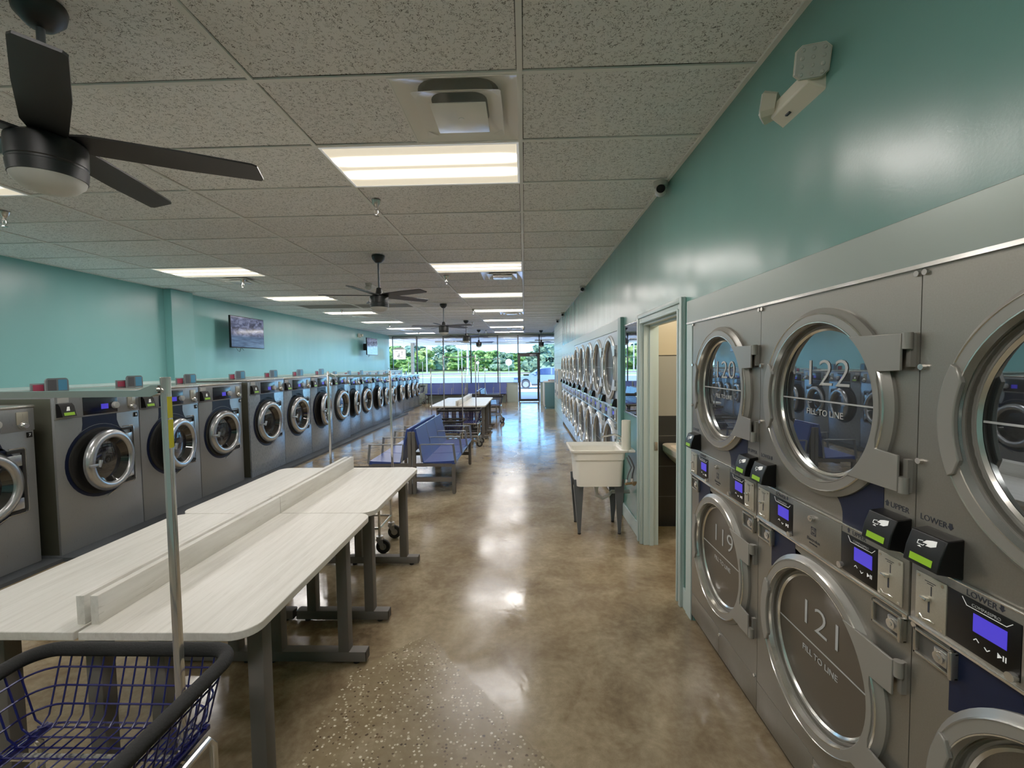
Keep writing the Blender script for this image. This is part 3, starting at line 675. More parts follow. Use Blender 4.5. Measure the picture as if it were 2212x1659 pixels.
# emergency lights
def emerg(label, loc, rz):
    o = thing('emergency_light', label, 'emergency light', loc, rz)     # front +X, along Y
    b = MB().add([(0, -.13, -.012), (0, .13, -.012), (0, .13, .082), (0, -.13, .082), (.055, -.12, .022), (.055, .12, .022), (.045, .115, .078), (.045, -.115, .078)],
                 [(0, 1, 5, 4), (4, 5, 6, 7), (7, 6, 2, 3), (0, 4, 7, 3), (1, 2, 6, 5)])
    build('housing', b, M_ivory, o, bevel=.006)
    build('test_button', MB().box(.02, .03, -.06, -.035, -.002, .004), M_darkprint, o)
    for s, d in ((1, Vector((.25, .9, -.35))), (-1, Vector((.55, -.45, .1)))):
        d.normalize(); c = Vector((.055, s * .135, .075)); u = Vector((0, 0, 1)).cross(d).normalized(); w = d.cross(u)
        mb = MB(); mp = lambda a, b_, e: c + u * a + w * b_ + d * e
        oct_ = [(-.055, -.035), (-.035, -.052), (.035, -.052), (.055, -.035), (.055, .035), (.035, .052), (-.035, .052), (-.055, .035)]
        vs = [mp(a * .75, b_ * .75, -.035) for a, b_ in oct_] + [mp(a, b_, .012) for a, b_ in oct_] 
        mb.add(vs, [tuple(range(8))[::-1], tuple(range(8, 16))] + [(i, (i + 1) % 8, 8 + (i + 1) % 8, 8 + i) for i in range(8)]); mb.cyl(c - d * .03, Vector((.02, s * .11, .03)), .014, n=10)
        h = build('lamp_head', mb, M_ivory, o)
        ml = MB(); ml.add([mp(a * .92, b_ * .92, .018) for a, b_ in oct_] + [mp(a * .96, b_ * .96, .012) for a, b_ in oct_], [tuple(range(8))] + [(i, (i + 1) % 8, 8 + (i + 1) % 8, 8 + i) for i in range(8)])
        for i in range(3):
            for j in range(4): ml.cyl(mp(-.032 + i * .032, -.036 + j * .024, .017), mp(-.032 + i * .032, -.036 + j * .024, .022), .008, .004, 8)
        build('led_lens', ml, M_lens2, h)
    return o
emerg('ivory twin-head emergency light high on the right wall above the dryers', (XR, 1.74, 2.60), PI)
emerg('small emergency light on the left wall beside the far television', (XL, 15.7, 2.66), 0)
# televisions
def tv(label, y0, x, tilt):
    o = thing('tv', label, 'television', (x, y0, 2.03), R(tilt))
    build('casing', MB().bbox(-.04, 0, 0, 1.02, 0, .62, .006), M_black, o)
    build('screen', MB().box(0, .002, .012, 1.008, .018, .608), M_tvscreen, o)
    build('wall_bracket', MB().box(XL - x, -.04, .40, .60, .18, .42).box(-.06, -.04, .3, .7, .1, .5), M_blackm, o)
    build('cable', MB().tube([(-.02, .15, .02), (-.05, .25, -.05), (-.08, .35, -.07), (-.1, .42, .02), (-.1, .5, -.04)], .004, 6), M_black, o)
    return o
tv('wall mounted television near the pilaster showing a blue grey picture', 8.33, -5.60, -2)
tv('farther wall mounted television near the shop front windows', 15.65, -5.60, -2)

# ------------------------------------------------------------------ washers
def washer(label, w, h, d, loc, number=None, ang=0, M_wash=M_wash):
    k = w / .84; q = h / 1.41
    o = thing('washing_machine', label, 'washing machine', loc, 0, 'front loading washing machines')
    def Y(v): return v * k
    def Z(v): return v * q
    build('cabinet', MB().bbox(-d, 0, .004, w - .004, 0, Z(1.38), .008).box(-d, -.012, .003, w - .003, Z(1.2), Z(1.385)), [M_wash], o)
    build('side_panel', MB().box(-d, -.02, .0015, .0045, .01, Z(1.37)), M_washside, o)
    build('control_fascia', MB().bbox(-.004, .012, .006, w - .006, Z(1.188), Z(1.385), .005), M_wash, o)
    build('top_cover', MB().bbox(-d, .02, 0, w, Z(1.385), Z(1.41), .010), M_stainless, o)
    dp = build('display_panel', MB().bbox(.010, .017, Y(.245), Y(.585), Z(1.200), Z(1.365), .003), M_navyblk, o)
    build('screen', MB().box(.017, .0185, Y(.415), Y(.487), Z(1.242), Z(1.290)), M_scr, dp)
    build('dial', MB().lathe([(0, .045), (.026 * k, .045), (.031 * k, .04), (.033 * k, .016)], (0, Y(.553), Z(1.268)), 'x', 24), M_knob, dp)
    c = build('coin_slot', MB().bbox(.010, .018, Y(.70), Y(.785), Z(1.245), Z(1.355), .003).box(.018, .02, Y(.742), Y(.746), Z(1.30), Z(1.34)), M_coin, o)
    build('coin_knob', MB().lathe([(0, .05), (.02 * k, .05), (.03 * k, .035), (.034 * k, .014)], (0, Y(.742), Z(1.237)), 'x', 20), M_chrome, c)
    cr_ = build('card_reader', MB().prism([(.01, Z(1.205)), (.07, Z(1.21)), (.05, Z(1.30)), (.03, Z(1.325)), (.01, Z(1.325))], 'y', Y(.015), Y(.135)), M_black, o)
    cr_.data.transform(Matrix(((1, 0, 0, 0), (0, 1, 0, 0), (0, 0, 1, 0), (0, 0, 0, 1))))
    build('reader_screen', MB().add([(.0705, Y(.03), Z(1.222)), (.0705, Y(.12), Z(1.222)), (.0655, Y(.12), Z(1.247)), (.0655, Y(.03), Z(1.247))], [(0, 1, 2, 3)]), M_lcd, cr_)
    build('tap_symbol', MB().add([(.0625, Y(.055), Z(1.262)), (.0625, Y(.085), Z(1.262)), (.054, Y(.09), Z(1.296)), (.054, Y(.07), Z(1.296))], [(0, 1, 2, 3)]), M_white, cr_)
    ib = build('instruction_label', MB().box(.012, .0135, Y(.03), Y(.125), Z(1.33), Z(1.375)), M_paper, o)
    if number:
        npl = build('number_plate', MB().bbox(0, .006, Y(.778), Y(.818), Z(1.125), Z(1.172), .002), M_black, o)
        text('plate_digits', number, .03, front(Y(.798), Z(1.138), .0065), M_white, npl, align='CENTER')
    cyc, czc, r = Y(.41), Z(.76), .345 * k
    pts = [(Y(.245), Z(1.186)), (Y(.245), Z(1.12)), (Y(.235), Z(1.06)), (Y(.20), czc + r * .80)] 
    a0 = math.acos(-.61); pts += [(cyc + r * math.cos(a), czc + r * math.sin(a)) for a in [a0 - i * (a0 - .90) / 8 for i in range(1, 9)]]
    pts += [(Y(.605), Z(1.06)), (Y(.585), Z(1.12)), (Y(.585), Z(1.186))]
    build('navy_decal', MB().prism(pts, 'x', .0005, .002).lathe([(r * .99, .0015), (r * .80, .0015)], (0, cyc, czc), 'x', 40), M_navy, o)
    # recess around the door and the hinge housing
    build('door_recess', MB().lathe([(r * .90, 0), (r * .90, .010), (r * .86, .014), (r * .82, .01), (r * .82, 0)], (0, cyc, czc), 'x', 44)
          .disc((.004, cyc, czc), r * .82, 'x', 40)
          .bar((.004, Y(.62), Z(1.02)), (.004, Y(.73), Z(1.02)), .022).bar((.004, Y(.735), Z(1.03)), (.004, Y(.735), Z(.50)), .022).bar((.004, Y(.73), Z(.505)), (.004, Y(.62), Z(.505)), .022), M_rubber, o)
    build('hinge_trim', MB().tube([(.004, Y(.64), Z(1.045)), (.004, Y(.745), Z(1.045)), (.004, Y(.758), Z(1.03)), (.004, Y(.758), Z(.495)), (.004, Y(.745), Z(.48)), (.004, Y(.62), Z(.48)), (.004, Y(.56), Z(.45)), (.004, Y(.45), Z(.405))], .006, 6), M_washring, o)
    build('drum', MB().lathe([(.235 * k, .006), (.235 * k, -.02), (.24 * k, -.3), (.0, -.34)], (0, cyc, czc), 'x', 36), M_blackm, o)
    # door, hinged on the right
    hy = Y(.70)
    D = build('door', MB().lathe([(.20 * k, .012), (.205 * k, .05), (.215 * k, .064), (.235 * k, .074), (.262 * k, .070), (.282 * k, .052), (.288 * k, .03), (.284 * k, .012), (.20 * k, .012)], (0, cyc - hy, 0), 'x', 48), M_washring, o, loc=(.008, hy, czc))
    build('door_glass', MB().lathe([(.205 * k, .05), (.195 * k, .035), (.17 * k, -.01 + .01), (.10 * k, -.0 + .006), (.0, .004)], (0, cyc - hy, 0), 'x', 40), M_bowl, D)
    build('door_latch', MB().bbox(.068, .088, cyc - hy - .30 * k, cyc - hy - .20 * k, -.02, .004, .006).cyl((.085, cyc - hy - .205 * k, -.03), (.085, cyc - hy - .185 * k, .03), .012, .016, 12), M_alum, D)
    for z_ in (.13, -.22): build('hinge_plate', MB().bbox(.02, .034, -.11 * k, .0, z_, z_ + .09, .004), M_washring, D)
    D.rotation_euler = (0, 0, R(ang))
    # detergent hopper lids standing on the top
    l1 = build('detergent_lid', MB().bbox(-.465, -.45, Y(.235), Y(.355), Z(1.405), Z(1.41) + .085, .006), M_lid, o); build('red_label', MB().box(-.4495, -.4485, Y(.25), Y(.34), Z(1.41) + .012, Z(1.41) + .072), M_red, l1)
    pts = [(Y(.335), 0), (Y(.545), 0), (Y(.545), .11), (Y(.535), .128), (Y(.52), .135), (Y(.36), .135), (Y(.345), .128), (Y(.335), .11)]
    l2 = build('detergent_lid', MB().prism([(a, Z(1.405) + b) for a, b in pts], 'x', -.435, -.423), M_lid, o)
    build('charcoal_label', MB().box(-.4225, -.4215, Y(.355), Y(.43), Z(1.41) + .012, Z(1.41) + .115), M_lidin, l2)
    build('blue_label', MB().box(-.4225, -.4215, Y(.447), Y(.528), Z(1.41) + .012, Z(1.41) + .115), M_cyan, l2)
    return o
WL = ['washer cut by the left frame edge, set back from its neighbour', 'large dark washer with its round door ajar, behind the near end of the folding table',
      'washer partly hidden by the chrome pole of the nearest cart', 'third full washer from the left, just before the olive side panel',
      'first of the taller washers tinted by window light, its olive side panel showing', 'second of the taller washers tinted by window light, right of the olive panel', 'taller washer with its door open, behind the left pole of the second cart', 'taller washer seen between the poles of the second cart, left part']
WL += ['washer %s along the row from the camera, on the shrinking far half' % ORD[i] for i in range(8, 17)]
protoW = {}
def place(kind, w, h, d, x, y, z, label, number, ang):
    key = (kind, number)
    if kind not in protoW:
        protoW[kind] = washer(label, w, h, d, (x, y, z), number, ang, M_wash if kind < 2 else M_wash_winlit); kids(None); return protoW[kind]
    o = dup(protoW[kind], (x, y, z), label)
    for c in KIDS.get(o.name, []):
        if c.name.startswith('door.') or c.name == 'door': c.rotation_euler = (0, 0, R(ang))
        if number and c.name.startswith('number_plate'):
            for g_ in KIDS.get(c.name, []):
                n_ = text('plate_digits', number, .03, front(w / .84 * .798, h / 1.41 * 1.138, .0065), M_white, c, align='CENTER'); g_.data = n_.data; bpy.data.objects.remove(n_)
    return o
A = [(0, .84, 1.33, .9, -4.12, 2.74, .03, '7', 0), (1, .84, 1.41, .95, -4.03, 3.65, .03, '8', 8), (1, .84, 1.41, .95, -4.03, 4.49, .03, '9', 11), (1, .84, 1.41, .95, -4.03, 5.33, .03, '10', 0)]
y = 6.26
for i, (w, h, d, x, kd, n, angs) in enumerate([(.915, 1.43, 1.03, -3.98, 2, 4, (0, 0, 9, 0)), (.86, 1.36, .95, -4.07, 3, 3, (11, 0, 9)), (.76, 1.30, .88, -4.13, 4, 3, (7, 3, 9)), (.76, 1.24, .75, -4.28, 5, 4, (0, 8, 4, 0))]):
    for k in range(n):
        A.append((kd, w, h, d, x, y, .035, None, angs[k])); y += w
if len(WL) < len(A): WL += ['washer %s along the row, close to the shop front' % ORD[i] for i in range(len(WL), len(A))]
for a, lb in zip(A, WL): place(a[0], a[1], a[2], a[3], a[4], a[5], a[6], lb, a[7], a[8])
# the copies of the numbered washers get their own digits
struct('trim_7', MB().box(-5.03, -3.98, YB, 3.62, 0, .03).box(-5.03, -3.79, 3.62, 12.4, 0, .035).box(-5.03, -3.95, 12.4, 14.8, 0, .035).box(-5.03, -4.12, 14.8, 16.3, 0, .035).box(-5.03, -4.22, 16.3, 18.0, 0, .035), M_pad)

# ------------------------------------------------------------------ dryers (front +X, placed rotated by 180 degrees)
def dryer(label, w, loc, upnum, lonum, big=False, far=False, M_dry=M_dry, M_ring=M_ring):
    far = far or big
    if far: M_dry, M_ring = M_dry_winlit, M_ring_winlit
    o = thing('stacked_dryer', label, 'dryer', loc, PI, 'stacked tumble dryers')
    k = w / .787; top = 1.888 if not big else 2.002; sc0 = 1. if not big else 1.17
    zu, zl = (1.5025, .60) if not big else (1.585, .575)
    rr = 1. if not big else 1.19; c = w / 2 + .004
    cb = MB().box(-.75, -.05, .0008, w - .0008, .045, top - .002)
    zm = zl + .352 * (1 if not big else 1.06)
    plate(cb, .0015, w - .0015, zm + .003, top - .002, c, zu, .326 * rr - .056 * rr, 0, -.05)
    plate(cb, .0015, w - .0015, .195, zm, c, zl, .326 * rr - .056 * rr, 0, -.05)
    build('cabinet', cb, M_dry, o)
    zb0, zb1 = (.952, 1.116) if not big else (.972, 1.14)
    kp = build('kick_panel', MB().bbox(-.02, .001, .0015, w * .5 - .001, .05, .192, .002).bbox(-.02, .001, w * .5 + .001, w - .0015, .05, .192, .002), M_dry, o)
    build('kick_screw', MB().cyl((0, w * .52, .17), (.008, w * .52, .17), .008, n=10).cyl((0, w - .012, .21), (.008, w - .012, .21), .007, n=10), M_chrome, kp)
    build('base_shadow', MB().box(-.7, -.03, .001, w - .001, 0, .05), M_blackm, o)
    build('control_band', MB().bbox(0, .010, .003, w - .003, zb0, zb1, .004).box(.008, .012, .003, w - .003, zb1 - .003, zb1), M_stainless if big else M_dry, o)
    build('band_edge', MB().bbox(.006, .014, .003, w - .003, zb0 - .004, zb0 + .006, .002).bbox(.004, .013, .003, w - .003, zb1 - .002, zb1 + .002, .001), M_line, o)
    # navy decals
    def arc(cx, cz, r, a0, a1, n=10): return [(cx + r * math.cos(R(a0 + (a1 - a0) * i / n)), cz + r * math.sin(R(a0 + (a1 - a0) * i / n))) for i in range(n + 1)]
    ro = .326 * rr
    L0, L1 = w * .137, w * .34
    build('navy_decal', MB().prism([(L0, zb0), (L0, zl + ro * .55)] + [(c - .03 + 0, zl + ro * .9), (c + .02, zl + ro * .9)] + arc(L1 + .07, zb0 - .02, .07, -90, -180, 8) + [(L1, zb0)], 'x', .0003, .0012), M_navy, o)
    U1, U0 = w * .868, w * .66
    build('navy_decal', MB().prism([(U1, zb1), (U1, zu - ro * .55), (c, zu - ro * .9), (c - .03, zu - ro * .97)] + [(p[0], p[1]) for p in arc(U0 - .07, zb1 + .02, .07, 90, 0, 8)] + [(U0, zb1)], 'x', .0003, .0012), M_navy, o)
    for nm, zc, num in (('upper', zu, upnum), ('lower', zl, lonum)):
        D = build('door', MB().lathe([(ro, 0), (ro, .010), (ro - .010, .018), (ro - .016, .022), (ro - .020, .027), (ro - .046 * rr, .027), (ro - .050 * rr, .022), (ro - .052 * rr, 0), (ro - .058 * rr, -.016), (ro - .073 * rr, -.020)], (0, c, zc), 'x', 72), M_ring, o)
        gr_ = .248 * rr if not big else .318
        build('door_rim', MB().lathe([(ro - .022, .026), (ro - .020, .0295), (ro - .017, .026)], (0, c, zc), 'x', 72).lathe([(gr_ + .012, -.012), (gr_ + .007, -.008), (gr_, -.014)], (0, c, zc), 'x', 72)
              .lathe([(ro - .054 * rr, .010), (ro - .050 * rr, .0275), (ro - .047 * rr, .0275)], (0, c, zc), 'x', 72), M_line, D)
        G = build('door_glass', MB().lathe([(gr_ + .004, -.015), (gr_ * .6, -.0145), (0, -.0142)], (0, c, zc), 'x', 56), M_glass_big if far else (M_glass_up if nm == 'upper' else M_glass_low), D)
        # hinge bracket with two arms on the right hand side
        ra = ro - .052 * rr; arm = (.215 * rr, .105 * rr)
        a_ = math.degrees(math.asin(min(.98, arm[0] / ra)))
        xr = w - .025; xn = w - .105
        pts = arc(c, zc, ra + .002, -a_, a_, 20) + [(xr, zc + arm[0]), (xr, zc + arm[0] - .10 * rr), (xn, zc + arm[0] - .104 * rr)] + arc(c, zc, xn - c + .012, 22, -22, 8)[1:-1] + [(xn, zc - arm[0] + .104 * rr), (xr, zc - arm[0] + .10 * rr), (xr, zc - arm[0])]
        build('hinge_bracket', MB().prism(pts, 'x', .024, .031), M_ring, D, bevel=.0015)
        for s in (1, -1):
            hp = MB(); zz = zc + s * (arm[0] - .02 * rr); hp.cyl((.018, w - .018, zz - .022), (.018, w - .018, zz + .022), .012, n=14)
            hp.box(0, .014, w - .026, w - .012, zc + s * arm[0] - (.09 if s > 0 else 0), zc + s * arm[0] + (0 if s > 0 else .09))
            build('hinge_pin', hp, M_ring, D)
        # moulded grip on the left of the ring
        gp = arc(c, zc, ro - .018, 180 - 26, 180 + 26, 14) + [(c - ra + .012, zc - .125 * rr)] + arc(c, zc, ra - .008, 180 + 20, 180 - 20, 10) + [(c - ra + .012, zc + .125 * rr)]
        build('door_grip', MB().prism(gp, 'x', .022, .036), M_ring, D, bevel=.003)
        mbl = MB().box(-.0135, -.0128, c - gr_ * .985, c + gr_ * .97, zc - .002, zc + .003)
        build('fill_line', mbl, M_numprint, G)
        if num:
            text('door_number', num, .135, front(c + .005, zc + .055, -.0128), M_numprint, G, align='CENTER', offs=-.0018, xs=1.22)
            text('fill_lettering', 'FILL TO LINE', .031, front(c, zc - .052, -.0128), M_numprint, G, align='CENTER', offs=0, xs=1.08)
    if not big:
        for y_, z_, l_ in ((w - .012, zu + .37, .007), (.012, zu + .37, .007), (.012, zu + .125, .01), (.012, zu - .122, .01), (w - .014, .945, .01), (.014, .940, .01)):
            build('panel_screw', MB().cyl((0, y_, z_), (l_, y_, z_), .008, n=10), M_chrome, o)
    # control panels, coin plates, coin boxes
    dz = zb0 - .952
    for s0, s1, cs0, cs1, b0, b1, lab, cam_s in ((w * .137, w * .345, .022, w * .137, .016, .13, 'LOWER', .345), (w * .675, w * .868, w * .868, w - .018, w - .127, w - .015, 'UPPER', .675)):
        P = build('control_panel', MB().bbox(.010, .0125, s0 + .001, s1 - .001, .968 + dz, 1.092 + dz, .002), M_black, o)
        sm = (s0 + s1) / 2; wd = s1 - s0
        build('screen', MB().box(.0125, .0132, sm - .018 * k, sm + .054 * k, 1.020 + dz, 1.062 + dz), M_scr, P)
        if not big:
            mbk = MB()
            def tri(y, z, r, up): mbk.bar((.0128, y - r, z), (.0128, y, z + r * up), .0006, .0018); mbk.bar((.0128, y, z + r * up), (.0128, y + r, z), .0006, .0018)
            tri(sm - .010, 1.000, .006, 1); tri(sm + .014, .998, .006, -1)
            mbk.prism([(sm + .036, .992), (sm + .036, 1.004), (sm + .045, .998)], 'x', .0125, .0131).box(.0125, .0131, sm + .047, sm + .049, .992, 1.004).box(.0125, .0131, sm + .052, sm + .054, .992, 1.004)
            mbk.bar((.0128, sm - .045, 1.088), (.0128, sm - .034, 1.072), .0006, .0012).bar((.0128, sm - .034, 1.072), (.0128, sm + .052, 1.072), .0006, .0012).bar((.0128, sm + .052, 1.072), (.0128, sm + .064, 1.084), .0006, .0012)
            build('panel_symbols', mbk, M_white, P)
            text('panel_lettering', 'COMPASSPRO', .010, front(sm + .009, 1.076, .0127), M_greyprint, P, align='CENTER')
        cpn = MB().bbox(.010, .014, cs0, cs1 - .001, .966 + dz, 1.094 + dz, .002)
        Cn = build('coin_plate', cpn, M_coin, o); cm = (cs0 + cs1) / 2
        build('coin_slot', MB().box(.0141, .0146, cm + .001, cm + .0035, 1.045 + dz, 1.070 + dz).box(.0141, .0146, cm - .006, cm - .001, 1.0 + dz, 1.032 + dz).box(.0141, .0144, cm - .016, cm + .014, 1.078 + dz, 1.080 + dz).box(.0141, .0144, cm - .010, cm + .008, 1.073 + dz, 1.075 + dz), M_darkprint, Cn)
        build('coin_button', MB().bbox(.014, .030, cm - .016, cm + .002, 1.030 + dz, 1.040 + dz, .003).cyl((.013, cm - .033, 1.085 + dz), (.016, cm - .033, 1.085 + dz), .004, n=8).cyl((.013, cm + .033, 1.085 + dz), (.016, cm + .033, 1.085 + dz), .004, n=8)
              .cyl((.013, cm - .033, .974 + dz), (.016, cm - .033, .974 + dz), .004, n=8).cyl((.013, cm + .033, .974 + dz), (.016, cm + .033, .974 + dz), .004, n=8)
              .tube([(.016, cm - .026, .985 + dz), (.020, cm - .012, .980 + dz), (.020, cm + .006, .984 + dz), (.018, cm + .018, .982 + dz)], .0018, 6), M_line, Cn)
        zz0, zz1 = .868 + dz * .9, .938 + dz * .9
        bx = MB().bbox(0, .012, b0, b1, zz0, zz0 + .008, .002).bbox(0, .012, b0, b1, zz1 - .008, zz1, .002).bbox(0, .012, b0, b0 + .008, zz0, zz1, .002).bbox(0, .020, b1 - .010, b1, zz0, zz1, .003)
        B = build('coin_box', bx, M_stainless, o)
        build('box_recess', MB().box(0, .001, b0 + .006, b1 - .006, zz0 + .006, zz1 - .006), mat('recess grey', (92, 90, 86), .5, .4) if 'recess grey' not in MATS else MATS['recess grey'], B)
        build('box_lock', MB().bbox(0, .012, (b0 + b1) / 2 + .002, (b0 + b1) / 2 + .038, (zz0 + zz1) / 2 - .02, (zz0 + zz1) / 2 + .02, .004).cyl((.010, (b0 + b1) / 2 + .02, (zz0 + zz1) / 2), (.018, (b0 + b1) / 2 + .02, (zz0 + zz1) / 2), .014, n=20).cyl((.016, (b0 + b1) / 2 + .02, (zz0 + zz1) / 2), (.020, (b0 + b1) / 2 + .02, (zz0 + zz1) / 2), .006, n=10), M_chrome, B)
        if not big:
            q = text('band_lettering', lab, .020, front(sm - .002 if lab == 'UPPER' else sm - .004, 1.0955, .0104), M_darkprint, o, align='CENTER')
            ar = MB(); ya = sm - .046 if lab == 'UPPER' else sm + .040; up = 1 if lab == 'UPPER' else -1; zc_ = 1.105
            ar.prism([(ya - .007, zc_), (ya, zc_ + .008 * up), (ya + .007, zc_)], 'x', .0101, .0108).box(.0101, .0108, ya - .0035, ya + .0035, min(zc_, zc_ - .008 * up), max(zc_, zc_ - .008 * up))
            build('band_arrow', ar, M_darkprint, o)
            sy = w - .054 if lab == 'UPPER' else .052
            text('direction_lettering', lab, .022, front(sy + .004 if lab == 'UPPER' else sy, 1.228, .0004), M_darkprint, o, align='CENTER', ext=.0004)
            ya = sy - .038 if lab == 'UPPER' else sy + .046; zc_ = 1.236; ar = MB()
            ar.prism([(ya - .008, zc_), (ya, zc_ + .009 * up), (ya + .008, zc_)], 'x', .0002, .001).box(.0002, .001, ya - .004, ya + .004, min(zc_, zc_ - .008 * up), max(zc_, zc_ - .008 * up))
            build('direction_arrow', ar, M_darkprint, o)
        r0 = w - .107 if lab == 'UPPER' else .036; r1 = r0 + .098; z0, z1 = 1.132 + dz, 1.212 + dz
        Rr = build('card_reader', MB().prism([(0, z0 - .012), (.062, z0), (.055, z0 + .04), (.040, z1), (0, z1 + .006)], 'y', r0, r1), M_black, o, bevel=.003)
        def face(z): return .062 - .007 * (z - z0) / .04 if z < z0 + .04 else .055 - .015 * (z - z0 - .04) / (z1 - z0 - .04)
        def quad(mb_, y0, y1, za, zb_): mb_.add([(face(za) + .0008, y0, za), (face(za) + .0008, y1, za), (face(zb_) + .0008, y1, zb_), (face(zb_) + .0008, y0, zb_)], [(0, 1, 2, 3)])
        m1 = MB(); quad(m1, r0 + .018, r1 - .018, z0 + .009, z0 + .026); build('reader_screen', m1, M_lcd, Rr)
        if not big:
            m1 = MB(); y0 = r0 + .03; zh = z0 + .05
            def poly(mb_, pts): mb_.add([(face(z) + .0009, y, z) for y, z in pts], [tuple(range(len(pts)))])
            poly(m1, [(y0 + .012, zh + .008), (y0 + .020, zh + .016), (y0 + .034, zh + .020), (y0 + .046, zh + .022), (y0 + .048, zh + .010), (y0 + .036, zh + .004), (y0 + .022, zh + .003), (y0 + .026, zh + .008)])
            for (a1, b1_), (a2, b2) in (((0, .010), (.012, .012)), ((0, .010), (0, .002)), ((0, .002), (.016, .002)), ((.016, .002), (.018, .005))):
                m1.bar((face(zh + b1_) + .001, y0 + a1, zh + b1_), (face(zh + b2) + .001, y0 + a2, zh + b2), .0008, .0014)
            poly(m1, [(y0 + .002, zh - .004), (y0 + .014, zh - .004), (y0 + .008, zh - .0005)])
            build('tap_symbol', m1, M_white, Rr)
    cv = build('cover_plate', MB().bbox(.009, .0125, w * .345, w * .675, .962 + dz, 1.110 + dz, .002), M_dry, o)
    build('cover_lock', MB().cyl((.012, w * .497, 1.082 + dz), (.026, w * .497, 1.082 + dz), .011, n=18).cyl((.025, w * .497, 1.082 + dz), (.028, w * .497, 1.082 + dz), .005, n=8), M_chrome, cv)
    for y_, z_ in ((w * .345 - .012, .974 + dz), (w * .675 + .006, .982 + dz)): build('cam_lock', MB().cyl((.012, y_, z_), (.024, y_, z_), .010, n=14), M_chrome, o)
    if not big:
        lm = MB(); ly, lz = w * .50, 1.035
        lm.box(.0125, .0130, ly - .014, ly + .014, lz - .015, lz + .015); build('logo_square', lm, M_darkprint, cv)
        lm = MB().lathe([(.0105, 0), (.0125, 0)], (.0133, ly, lz), 'x', 24); lm.add([(.0134, ly - .009, lz - .001), (.0134, ly, lz - .004), (.0134, ly, lz + .011)], [(0, 1, 2)]).add([(.0134, ly + .002, lz + .009), (.0134, ly + .002, lz - .004), (.0134, ly + .009, lz - .004)], [(0, 1, 2)])
        build('logo_emblem', lm, M_dry, cv)
        text('logo_lettering', 'Electrolux', .017, front(ly, .997, .0127), M_darkprint, cv, align='CENTER')
        text('logo_subtitle', 'PROFESSIONAL', .0065, front(ly, .986, .0127), M_darkprint, cv, align='CENTER')
    return o
def glassy(name, base, tint, refl):
    m = bpy.data.materials.new(name); m.use_nodes = True; nt = m.node_tree; b = nt.nodes['Principled BSDF']; o_ = nt.nodes['Material Output']
    b.inputs['Base Color'].default_value = rgb(*base); b.inputs['Roughness'].default_value = .5
    if name.startswith('perf'):
        vo = nt.nodes.new('ShaderNodeTexVoronoi'); vo.inputs['Scale'].default_value = 110; vo.inputs['Randomness'].default_value = 0; tc = nt.nodes.new('ShaderNodeTexCoord'); nt.links.new(tc.outputs['Object'], vo.inputs['Vector'])
        rp = nt.nodes.new('ShaderNodeValToRGB'); rp.color_ramp.elements[0].position = .25; rp.color_ramp.elements[0].color = rgb(18, 15, 12); rp.color_ramp.elements[1].position = .4; rp.color_ramp.elements[1].color = rgb(*base)
        nt.links.new(vo.outputs['Distance'], rp.inputs[0]); nt.links.new(rp.outputs[0], b.inputs['Base Color'])
    gl = nt.nodes.new('ShaderNodeBsdfGlossy'); gl.inputs['Roughness'].default_value = .015; gl.inputs['Color'].default_value = rgb(*tint)
    mx = nt.nodes.new('ShaderNodeMixShader'); mx.inputs[0].default_value = refl
    nt.links.new(b.outputs[0], mx.inputs[1]); nt.links.new(gl.outputs[0], mx.inputs[2]); nt.links.new(mx.outputs[0], o_.inputs[0]); return m
M_glass_up = glassy('dark reflecting glass', (6, 7, 9), (190, 200, 210), .46)
M_glass_low = glassy('perforated view glass', (74, 66, 56), (200, 200, 200), .10)
M_glass_big = glassy('smoky reflecting glass', (44, 42, 38), (200, 200, 200), .05)
M_dry_winlit = brushed('dryer steel with window light', (188, 196, 202), .34, .35, (60, 60, 2), .05)  # lighter copy of the dryer steel, window light painted in
M_ring_winlit = mat('ring plastic with window light', (206, 210, 212), .3, .15)  # lighter copy of the ring plastic, paled by painted window light
XD = 1.04
for i, (y0, up, lo_n, lb) in enumerate([(2.77, '120', '119', 'stacked silver dryer with doors 120 and 119 beside the restroom door'), (1.983, '122', '121', 'stacked silver dryer with doors numbered 122 and 121'),
                                         (1.196, '124', '123', 'nearest stacked dryer, cut by the right frame edge')]):
    dryer(lb, .787, (XD, y0, 0), up, lo_n)
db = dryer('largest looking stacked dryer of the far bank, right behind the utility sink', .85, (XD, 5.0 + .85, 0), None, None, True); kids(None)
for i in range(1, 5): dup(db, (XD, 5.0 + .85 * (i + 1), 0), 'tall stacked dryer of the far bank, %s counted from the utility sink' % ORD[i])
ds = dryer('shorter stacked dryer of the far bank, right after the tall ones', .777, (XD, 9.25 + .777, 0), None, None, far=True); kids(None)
for i in range(1, 4): dup(ds, (XD, 9.25 + .777 * (i + 1), 0), 'shorter stacked dryer of the far bank, %s after the tall ones' % ORD[i])

